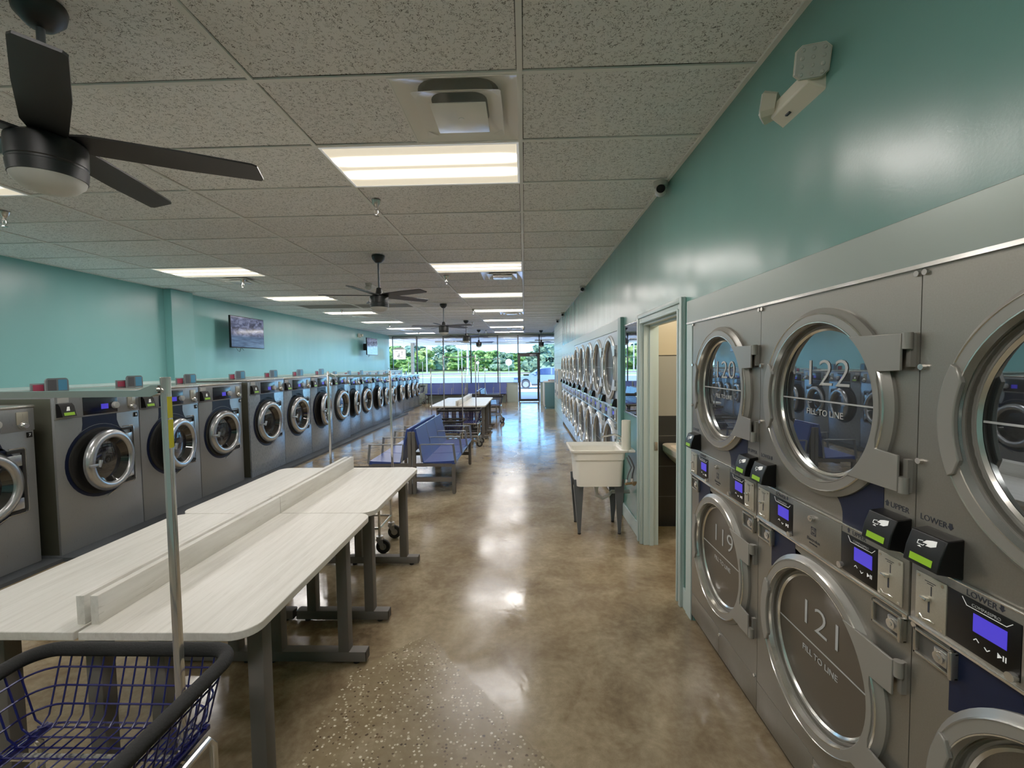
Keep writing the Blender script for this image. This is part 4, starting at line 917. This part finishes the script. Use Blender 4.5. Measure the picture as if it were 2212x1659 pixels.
# ------------------------------------------------------------------ folding tables
def roundrect(x0, x1, y0, y1, rs, n=8):   # rs: radii for corners (x1,y1),(x0,y1),(x0,y0),(x1,y0)
    out = []
    for (cx, cy, sx, sy, st), r in zip(((x1, y1, -1, -1, 0), (x0, y1, 1, -1, PI / 2), (x0, y0, 1, 1, PI), (x1, y0, -1, 1, 1.5 * PI)), rs):
        if r <= 0: out.append((cx, cy)); continue
        out += [(cx + sx * r + r * math.cos(st + PI / 2 * k / n), cy + sy * r + r * math.sin(st + PI / 2 * k / n)) for k in range(n + 1)]
    return out
def table(label, x0, y0, x1, y1, right, zt=.745, legs=(.10, .93), near=True):
    cx = (x0 + x1) / 2
    o = thing('folding_table', label, 'table', (cx, (y0 + y1) / 2, 0), 0, 'laminate folding tables')
    a, b = (x1 - x0) / 2, (y1 - y0) / 2; r = .085
    rs = (r, .0, .0, r) if right else (0, r, r, 0)
    build('table_top', MB().prism(roundrect(-a, a, -b, b, rs), 'z', zt - .030, zt), M_lam, o, bevel=.0025)
    sx = -a if right else a; s = 1 if right else -1
    build('divider_board', MB().bbox(min(sx + s * .003, sx + s * .033), max(sx + s * .003, sx + s * .033), -b + .045 if near else -b, b if near else b - .03, zt, zt + .105, .003), M_lam, o)
    xa, xb = (-a + .145, a - .045) if True else (0, 0)
    for ly in legs:
        yy = -b + ly
        ft = build('foot', MB().bbox(-a + .06, a + .05 - .0, yy, yy + .06, .018, .075, .004), M_leg, o)
        for xx in (a + .05, -a + .057): build('foot_cap', MB().box(xx, xx + .003, yy + .003, yy + .057, .02, .072), M_black, ft)
        for xx in (-a + .12, a - .01): build('leveller', MB().cyl((xx, yy + .03, 0), (xx, yy + .03, .02), .018, n=12), M_rubber, ft)
        for lx in (-a + .16, a - .07): build('leg', MB().bbox(lx - .03, lx + .03, yy, yy + .06, .07, zt - .03, .004), M_leg, o)
    return o
table('whitewashed folding table half nearest the camera, beside the aisle', -1.55, 1.44, -.945, 2.652, True, legs=(.13, .90))
table('folding table half behind the nearest cart, on the washer side', -2.17, 1.44, -1.565, 2.652, False, legs=(.13, .90))
table('folding table half at the far end of the near pair, beside the aisle', -1.55, 2.658, -.945, 3.86, True, legs=(.085, .885), near=False)
table('folding table half at the far end of the near pair, washer side', -2.17, 2.658, -1.565, 3.86, False, legs=(.085, .885), near=False)
table('distant folding table half right of its divider, nearer piece', -1.47, 9.55, -.865, 10.76, True, legs=(.13, .90))
table('distant folding table half left of its divider, nearer piece', -2.09, 9.55, -1.485, 10.76, False, legs=(.13, .90))
table('distant folding table half right of its divider, farther piece', -1.47, 10.765, -.865, 11.98, True, legs=(.085, .885), near=False)
table('distant folding table half left of its divider, farther piece', -2.09, 10.765, -1.485, 11.98, False, legs=(.085, .885), near=False)

# ------------------------------------------------------------------ benches: local front +X, seats along Y
def bench(label, n, loc, rz, ex=None):
    pitch = .56; Lh = n * pitch
    o = thing('waiting_bench', label, 'bench', loc, rz)
    build('back_panel', MB().prism([(.03, .835), (.055, .84), (.145, .425), (.15, .405), (.135, .405), (.03, .80)], 'y', .004, Lh - .004), M_seat, o, smooth=False, bevel=.003)
    mb = MB(); ms = MB()
    for k in range(n):
        mb.prism([(.14, .400), (.14, .412), (.50, .428), (.535, .432), (.555, .418), (.555, .392), (.54, .385)], 'y', k * pitch + .006, (k + 1) * pitch - .006)
    build('seat', mb, M_seat, o, smooth=False, bevel=.003)
    for k in range(1, n): ms.box(.028, .0285, 0, 0, 0, 0) if False else ms.prism([(.053, .842), (.058, .842), (.150, .405), (.146, .405)], 'y', k * pitch - .003, k * pitch + .003)
    if n > 1: build('seam', ms, M_arm, o)
    for k in range(n + 1):
        yy = max(.006, min(Lh - .006, k * pitch))
        build('armrest', MB().bbox(.115, .53, yy - .014, yy + .014, .634, .646, .003).cyl_sq((.528, yy, .645), (.556, yy, .40), .012, .028) .cyl_sq((.10, yy, .64), (.125, yy, .41), .012, .02), M_arm, o)
    build('beam', MB().box(.30, .36, .03, Lh - .03, .33, .395), M_leg, o)
    for yy in (.0, Lh - .04):
        for lx in (.0, .505): build('leg', MB().bbox(lx, lx + .045, yy, yy + .04, .012, .80 if lx == 0 else .385, .003).cyl((lx + .022, yy + .02, 0), (lx + .022, yy + .02, .015), .018, n=10), M_leg, o)
        build('rail', MB().box(.045, .505, yy, yy + .04, .16, .215).box(.045, .505, yy, yy + .04, .355, .395), M_leg, o)
    return o
bench('blue three seat bench facing the dryers, behind the folding tables', 3, (-1.445, 5.54, 0), 0)
bench('blue three seat bench facing the washers, back to back with another', 3, (-1.455, 5.54 + 1.68, 0), PI)
bench('farther pale blue bench facing the dryers beyond the distant table', 3, (-1.40, 13.35, 0), 0)
bench('farther bench facing the washers beyond the distant table', 3, (-1.41, 13.35 + 1.68, 0), PI)
bench('blue bench under the shop front windows, left of two', 3, (-4.19, 18.98, 0), -PI / 2)
bench('blue bench under the shop front windows, right of two', 3, (-2.45, 18.98, 0), -PI / 2)

# ------------------------------------------------------------------ laundry carts
def cart(label, loc, rz, bw, bd, zr, zb, pw, ztop, tall=False, py=0, tag_=False, ox=0):
    o = thing('laundry_cart', label, 'cart', loc, rz)
    def rr(a, b, z, r, n=5): return [(x, y, z) for x, y in roundrect(-a, a, -b, b, (r,) * 4, n)]
    a, b = bw / 2, bd / 2
    build('basket_rim', MB().tube([(x, y, zr) for x, y in roundrect(-a, a, -b, b, (.075,) * 4, 8)], .021, 12, True), M_foam, o)
    mb = MB(); nz = 4; ins = .055
    for i in range(1, nz + 1):
        t_ = i / nz; mb.tube(rr(a - ins * t_, b - ins * t_, zr - (zr - zb) * t_, .07), .0032, 5, True)
    def side(n_, p, q):
        for i in range(n_ + 1):
            u = -1 + 2 * i / n_; mb.tube([p(u, 0, zr), p(u, ins * .9, zb + .02), p(u, ins + .02, zb)], .0028, 5)
    nx = max(6, int((bw - .12) / .037)); ny = max(6, int((bd - .12) / .037))
    for s in (-1, 1):
        side(nx, lambda u, d, z, s=s: ((a - .07) * u, s * (b - d), z), None)
        side(ny, lambda u, d, z, s=s: (s * (a - d), (b - .07) * u, z), None)
    for i in range(nx + 1):
        x = (a - .07) * (-1 + 2 * i / nx); mb.tube([(x, -b + ins, zb), (x, b - ins, zb)], .0028, 5)
    for i in range(ny + 1):
        y = (b - .07) * (-1 + 2 * i / ny); mb.tube([(-a + ins, y, zb - .003), (a - ins, y, zb - .003)], .0028, 5)
    build('wire_basket', mb, M_wire, o)
    for s in (-1, 1): build('support_strip', MB().bar((s * (a - .07), -b + .05, zb - .012), (s * (a - .07), b - .05, zb - .012), .02, .014), M_wire, o)
    fr = MB(); fx, fy = a - .045, b - .06
    for s in (-1, 1):
        fr.tube([(s * fx, -fy, .15), (s * fx, -fy, zb - .06), (s * fx, -fy + .02, zb - .03), (s * fx, fy - .02, zb - .03), (s * fx, fy, zb - .06), (s * fx, fy, .15)], .0115, 10)
        fr.tube([(s * fx, -fy, .22), (s * fx, fy, .22)], .0105, 8); fr.tube([(-fx, s * fy * .55, zb - .03), (fx, s * fy * .55, zb - .03)], .0105, 8)
    fr.tube([(-fx, -fy, .22), (fx, -fy, .22)], .0105, 8).tube([(-fx, fy, .22), (fx, fy, .22)], .0105, 8)
    build('base_frame', fr, M_chrome, o)
    for sx in (-1, 1):
        for sy in (-1, 1):
            X_, Y_ = sx * fx, sy * fy; mc = MB().cyl((X_, Y_, .125), (X_, Y_, .155), .03, n=16)
            for q in (-1, 1): mc.prism([(X_ - .03, .13), (X_ + .03, .13), (X_ + .045, .05), (X_ + .02, .05)], 'y', Y_ + q * .020 - .002, Y_ + q * .020 + .002)
            c_ = build('caster', mc, M_alum, o)
            w_ = build('wheel', MB().lathe([(.036, -.014), (.058, -.014), (.0625, -.008), (.0625, .008), (.058, .014), (.036, .014)], (X_ + .03, Y_, .0625), 'y', 28, close=True).lathe([(.0, -.010), (.037, -.010), (.037, .010), (.0, .010)], (X_ + .03, Y_, .0625), 'y', 20), [M_rubber], c_)
            build('wheel_hub', MB().lathe([(.0, -.0115), (.030, -.0115), (.030, .0115), (.0, .0115)], (X_ + .03, Y_, .0625), 'y', 20), M_alum, w_)
    if pw:
        for s in (-1, 1):
            P = build('pole', MB().bbox(ox + s * pw / 2 - .0095, ox + s * pw / 2 + .0095, py - .0095, py + .0095, zb - .03, ztop, .002), M_chrome, o)
            if tag_ and s > 0: build('warning_label', MB().box(ox + pw / 2 + .0096, ox + pw / 2 + .0100, py - .0085, py + .0085, ztop - .115, ztop - .055).box(ox + pw / 2 + .0096, ox + pw / 2 + .0100, py - .0085, py + .0085, ztop - .20, ztop - .12), M_yellow, P)
            build('pole_bolt', MB().cyl((ox + s * (pw / 2 - .012), py - .012, ztop - .034), (ox + s * (pw / 2 - .012), py - .024, ztop - .034), .006, n=10), M_chrome, P)
        zbar = ztop - .045
        br_ = MB().box(ox - pw / 2 + .03, ox + pw / 2 - .03, py - .011, py + .011, zbar - .009, zbar + .009)
        for s in (-1, 1):
            br_.prism([(ox + s * (pw / 2 - .012), ztop - .045), (ox + s * (pw / 2 - .012), ztop - .022), (ox + s * (pw / 2 - .03), ztop - .022), (ox + s * (pw / 2 - .07), zbar + .009), (ox + s * (pw / 2 - .08), zbar - .009), (ox + s * (pw / 2 - .035), zbar - .009)], 'y', py - .014, py + .014)
        build('top_bar', br_, M_chrome, o)
    return o
cart('nearest blue wire cart with black foam rim and chrome rack, bottom left', (-1.24, 1.085, 0), 0, .64, .50, .758, .56, .58, 1.625, py=.13, tag_=True, ox=-.06)
cart('chrome rack cart standing at the far end of the near folding tables', (-1.545, 3.955, 0), 0, .60, .46, .66, .46, .585, 1.60, py=.13)
cart('blue wire cart with a low chrome rack just behind the near bench', (-1.46, 8.22, 0), 0, .60, .46, .60, .40, .585, 1.58)
cart('wide cart with tall chrome rack in front of the distant folding table', (-1.32, 8.93, 0), 0, .84, .50, .735, .48, .65, 1.84)
cart('tall rack cart standing right of the distant folding table end', (-1.00, 12.42, 0), 0, .74, .46, .745, .50, .60, 1.83)
cart('low rack cart farthest behind the distant folding table', (-1.46, 12.98, 0), 0, .60, .46, .735, .52, .585, 1.57)
cart('low rack cart pushed into the far left corner by the wall', (-5.45, 18.5, 0), 0, .60, .46, .735, .52, .585, 1.55)
cart('tall rack cart in the left corner by the windows', (-4.60, 18.55, 0), 0, .70, .46, .745, .50, .60, 1.78)
cl = thing('black_blanket', 'dark crumpled blanket heaped in the cart behind the near bench', 'blanket', (-1.42, 8.22, .408))
mb = MB(); N = 18; vs = []
for i in range(N + 1):
    for j in range(N + 1):
        u, v_ = i / N * 2 - 1, j / N * 2 - 1
        zz = .20 * (1 - u * u) * (1 - v_ * v_) + .05 * noise.noise(Vector((u * 2.6, v_ * 2.2, 3))) + .03 * abs(noise.noise(Vector((u * 6, v_ * 5, 1))))
        vs.append((u * .20, v_ * .13, max(.0, zz)))
mb.add(vs, [(i * (N + 1) + j, i * (N + 1) + j + 1, (i + 1) * (N + 1) + j + 1, (i + 1) * (N + 1) + j) for i in range(N) for j in range(N)]); build('folded_cloth', mb, M_foam, cl)

# ------------------------------------------------------------------ utility sink
o = thing('utility_sink', 'ivory plastic utility sink on tapered grey legs by the mirror', 'sink', (.70, 4.38, 0))
def frus(mb, z0, a0, b0, z1, a1, b1, r=.04, cx0=0, cx1=0):
    A_ = [(x + cx0, y, z0) for x, y in roundrect(-a0, a0, -b0, b0, (r,) * 4, 5)]; B_ = [(x + cx1, y, z1) for x, y in roundrect(-a1, a1, -b1, b1, (r,) * 4, 5)]; k = len(A_)
    mb.add(A_ + B_, [(i, (i + 1) % k, k + (i + 1) % k, k + i) for i in range(k)]); return A_
mb = MB(); frus(mb, .473, .215, .205, .725, .228, .222); frus(mb, .725, .228, .222, .73, .236, .23); frus(mb, .73, .236, .23, .80, .242, .236)
frus(mb, .80, .242, .236, .804, .275, .245); frus(mb, .804, .275, .245, .822, .278, .248); frus(mb, .822, .278, .248, .824, .262, .232); frus(mb, .824, .262, .232, .79, .225, .195); frus(mb, .79, .225, .195, .50, .20, .18)
mb.prism(roundrect(-.20, .20, -.18, .18, (.04,) * 4, 5), 'z', .498, .502); mb.prism(roundrect(-.215, .215, -.205, .205, (.04,) * 4, 5), 'z', .472, .476)
build('basin', mb, M_sink, o)
build('rim_shelf', MB().bbox(.235, .33, -.235, .235, .80, .824, .008), M_sink, o)
for sx in (-1, 1):
    for sy in (-1, 1):
        x, y = sx * .192, sy * .17
        mb = MB().add([(x - .048, y - sy * .0, .53), (x + .048, y, .53), (x + .013, y, .012), (x - .013, y, .012), (x - .048, y - sy * .012, .53), (x + .048, y - sy * .012, .53), (x + .013, y - sy * .012, .012), (x - .013, y - sy * .012, .012)],
                      [(0, 1, 2, 3), (7, 6, 5, 4), (0, 4, 5, 1), (1, 5, 6, 2), (2, 6, 7, 3), (3, 7, 4, 0)])
        mb.add([(x + sx * .048, y, .47), (x + sx * .048, y - sy * .07, .47), (x + sx * .013, y - sy * .02, .012), (x + sx * .013, y, .012)], [(0, 1, 2, 3)])
        lg = build('leg', mb, M_sinkleg, o); build('leg_foot', MB().cyl((x, y - sy * .006, 0), (x, y - sy * .006, .014), .016, n=12), M_rubber, lg)
build('faucet', MB().cyl((.27, .08, .82), (.27, .08, .85), .03, n=16).tube([(.27, .08, .85), (.265, .08, .90), (.20, .08, .925), (.08, .08, .905), (.07, .08, .885)], .010, 8)
      .cyl((.27, .15, .82), (.27, .15, .855), .014, n=12).cyl((.27, .01, .82), (.27, .01, .855), .014, n=12).bbox(.245, .295, .14, .16, .853, .863, .003).bbox(.245, .295, 0, .02, .853, .863, .003), M_chrome, o)
build('drain_trap', MB().cyl((0, 0, .47), (0, 0, .40), .022, n=14).tube([(0, 0, .40), (.0, 0, .33), (.06, 0, .30), (.12, 0, .33), (.16, .05, .35), (.34, .05, .35)], .018, 10), M_paper, o)
o = thing('water_valve', 'brass shut off valves with braided hoses on the wall beside the sink', 'valve', (XR, 4.10, .53))
build('valve_body', MB().tube([(0, 0, 0), (-.06, 0, 0), (-.09, -.02, 0), (-.14, -.03, -.005)], .012, 10).cyl((-.06, 0, -.0), (-.06, -.045, -.0), .018, n=12).cyl((-.002, 0, 0), (-.008, 0, 0), .028, n=16), M_brass, o)
build('braided_hose', MB().tube([(-.07, 0, .01), (-.065, 0, .08), (-.05, .0, .14), (-.07, .01, .20), (-.10, .02, .25)], .007, 8).tube([(-.12, 0, .0), (-.11, -.02, .08), (-.08, -.02, .15), (-.12, 0, .24)], .006, 8), M_sinkleg, o)
build('hose_nut', MB().cyl((-.07, 0, .005), (-.07, 0, .04), .012, n=6).cyl((-.12, -.01, -.005), (-.12, -.01, .03), .011, n=6), M_paper, o)
o = thing('paper_towel_roll', 'tall white paper towel roll standing on the sink rim', 'paper towel', (.955, 4.20, .825))
build('roll', MB().lathe([(.012, 0), (.043, 0), (.044, .01), (.042, .27), (.040, .275), (.012, .275)], (0, 0, 0), 'z', 28), M_towel, o)
build('core', MB().lathe([(.014, .002), (.014, .272)], (0, 0, 0), 'z', 16), mat('card core', (150, 130, 104), .9), o)
o = thing('mirror', 'frameless wall mirror between the restroom door and the far dryers', 'mirror', (XR, 4.40, 1.14))
build('mirror_glass', MB().box(-.008, -.001, -.285, .285, 0, .885), M_glass_mirror, o)
build('mirror_channel', MB().box(-.012, 0, -.288, .288, -.012, .0).box(-.012, 0, -.288, .288, .885, .893), M_line, o)
# restroom wash basin
o = thing('wash_basin', 'pale ceramic basin on the dark tiled restroom wall', 'basin', (1.60, 4.405, 0))
mb = MB(); loops = [(.64, .12, .13, .11), (.70, .19, .19, .06), (.765, .245, .25, .015), (.785, .258, .262, .003), (.838, .262, .265, 0), (.845, .256, .259, 0), (.840, .215, .20, -.03), (.74, .17, .15, -.03), (.70, .10, .09, -.03)]
for (z0_, a0_, b0_, y0_), (z1_, a1_, b1_, y1_) in zip(loops, loops[1:]):
    A_ = [(x, y - .27 + y0_, z0_) for x, y in roundrect(-a0_, a0_, -b0_, b0_, (min(.07, a0_ * .4),) * 4, 6)]; B_ = [(x, y - .27 + y1_, z1_) for x, y in roundrect(-a1_, a1_, -b1_, b1_, (min(.07, a1_ * .4),) * 4, 6)]; k = len(A_)
    mb.add(A_ + B_, [(i, (i + 1) % k, k + (i + 1) % k, k + i) for i in range(k)])
mb.add([(x, y - .30, .70) for x, y in roundrect(-.10, .10, -.09, .09, (.04,) * 4, 6)], [tuple(range(28))])
build('bowl', mb, M_ceram, o)
build('basin_tap', MB().cyl((0, -.04, .84), (0, -.04, .90), .016, n=12).tube([(0, -.04, .89), (-.02, -.08, .895), (-.04, -.14, .885)], .009, 8).tube([(-.0, -.04, .90), (-.08, -.05, .905)], .006, 8), M_chrome, o)
build('waste_pipe', MB().tube([(-.02, -.18, .68), (-.02, -.18, .56), (-.02, -.12, .53), (-.02, 0, .56)], .018, 10), M_stainless, o)

# ------------------------------------------------------------------ far right corner
o = thing('service_counter', 'teal cabinet with a white front near the entrance door', 'cabinet', (.72, 15.95, 0))
build('carcass', MB().bbox(0, .62, 0, .95, .06, .955, .004).box(.03, .6, .03, .93, 0, .06), mat('slate teal laminate', (84, 128, 140), .4), o)
build('counter_top', MB().bbox(-.03, .65, -.02, .97, .955, .985, .004), M_paper, o)
build('cabinet_door', MB().bbox(-.03, -.002, .02, .46, .09, .93, .004).bbox(-.03, -.002, .48, .93, .09, .93, .004), M_paper, o)
build('door_hinge', MB().bbox(-.012, .02, -.012, 0, .10, .14, .003), M_chrome, o)
tag(build('cardboard_box', MB().bbox(.86, 1.10, 16.1, 16.4, .986, 1.05, .004).box(.90, 1.0, 16.15, 16.35, 1.05, 1.052), mat('pinkish card', (176, 132, 128), .7)), 'small pinkish box on top of the teal cabinet', 'box')
tag(build('paper_stack', MB().bbox(.90, 1.08, 15.98, 16.08, .986, 1.03, .002).bbox(1.12, 1.3, 16.0, 16.3, .986, 1.0, .002), M_paper), 'stack of pale papers on the front of the teal cabinet', 'paper stack')
for y0, lb in ((12.75, 'white wall dispenser with a dark window, nearer of two by the far dryers'), (13.65, 'white wall dispenser with a dark window, farther of two by the far dryers')):
    o = thing('wall_dispenser', lb, 'dispenser', (XR, y0, .62), PI)
    build('housing', MB().bbox(0, .10, -.5, 0, 0, .85, .006), M_paper, o)
    build('viewing_window', MB().box(.10, .104, -.42, -.08, .42, .80), M_black, o)
    build('dispenser_slot', MB().box(.10, .106, -.35, -.15, .1, .2), M_darkprint, o)

# ------------------------------------------------------------------ light and sky
w = bpy.data.worlds.new('world'); sc.world = w; w.use_nodes = True; nt = w.node_tree
bg = nt.nodes['Background']; tc = nt.nodes.new('ShaderNodeTexCoord'); sp2 = nt.nodes.new('ShaderNodeSeparateXYZ'); nt.links.new(tc.outputs['Generated'], sp2.inputs[0])
rp = nt.nodes.new('ShaderNodeValToRGB'); e = rp.color_ramp.elements; e[0].position = 0; e[0].color = rgb(150, 196, 222); e[1].position = .35; e[1].color = rgb(70, 128, 210)
q = e.new(.04); q.color = rgb(104, 172, 214)
nt.links.new(sp2.outputs[2], rp.inputs[0])
ns = nt.nodes.new('ShaderNodeTexNoise'); ns.inputs['Scale'].default_value = 3; ns.inputs['Detail'].default_value = 6; mp = nt.nodes.new('ShaderNodeMapping'); mp.inputs['Scale'].default_value = (1, 1, 5)
nt.links.new(tc.outputs['Generated'], mp.inputs[0]); nt.links.new(mp.outputs[0], ns.inputs['Vector'])
r2 = nt.nodes.new('ShaderNodeValToRGB'); r2.color_ramp.elements[0].position = .55; r2.color_ramp.elements[1].position = .72; nt.links.new(ns.outputs['Fac'], r2.inputs[0])
mx = nt.nodes.new('ShaderNodeMix'); mx.data_type = 'RGBA'; nt.links.new(r2.outputs[0], mx.inputs[0]); nt.links.new(rp.outputs[0], mx.inputs[6]); mx.inputs[7].default_value = rgb(170, 190, 206)
nt.links.new(mx.outputs[2], bg.inputs[0]); bg.inputs[1].default_value = 4.6
S = bpy.data.lights.new('sun', 'SUN'); S.energy = 5.0; S.angle = .02; S.color = (1, .95, .86)
so = bpy.data.objects.new('sun', S); COL.objects.link(so); so.rotation_euler = (R(42), R(-22), 0)
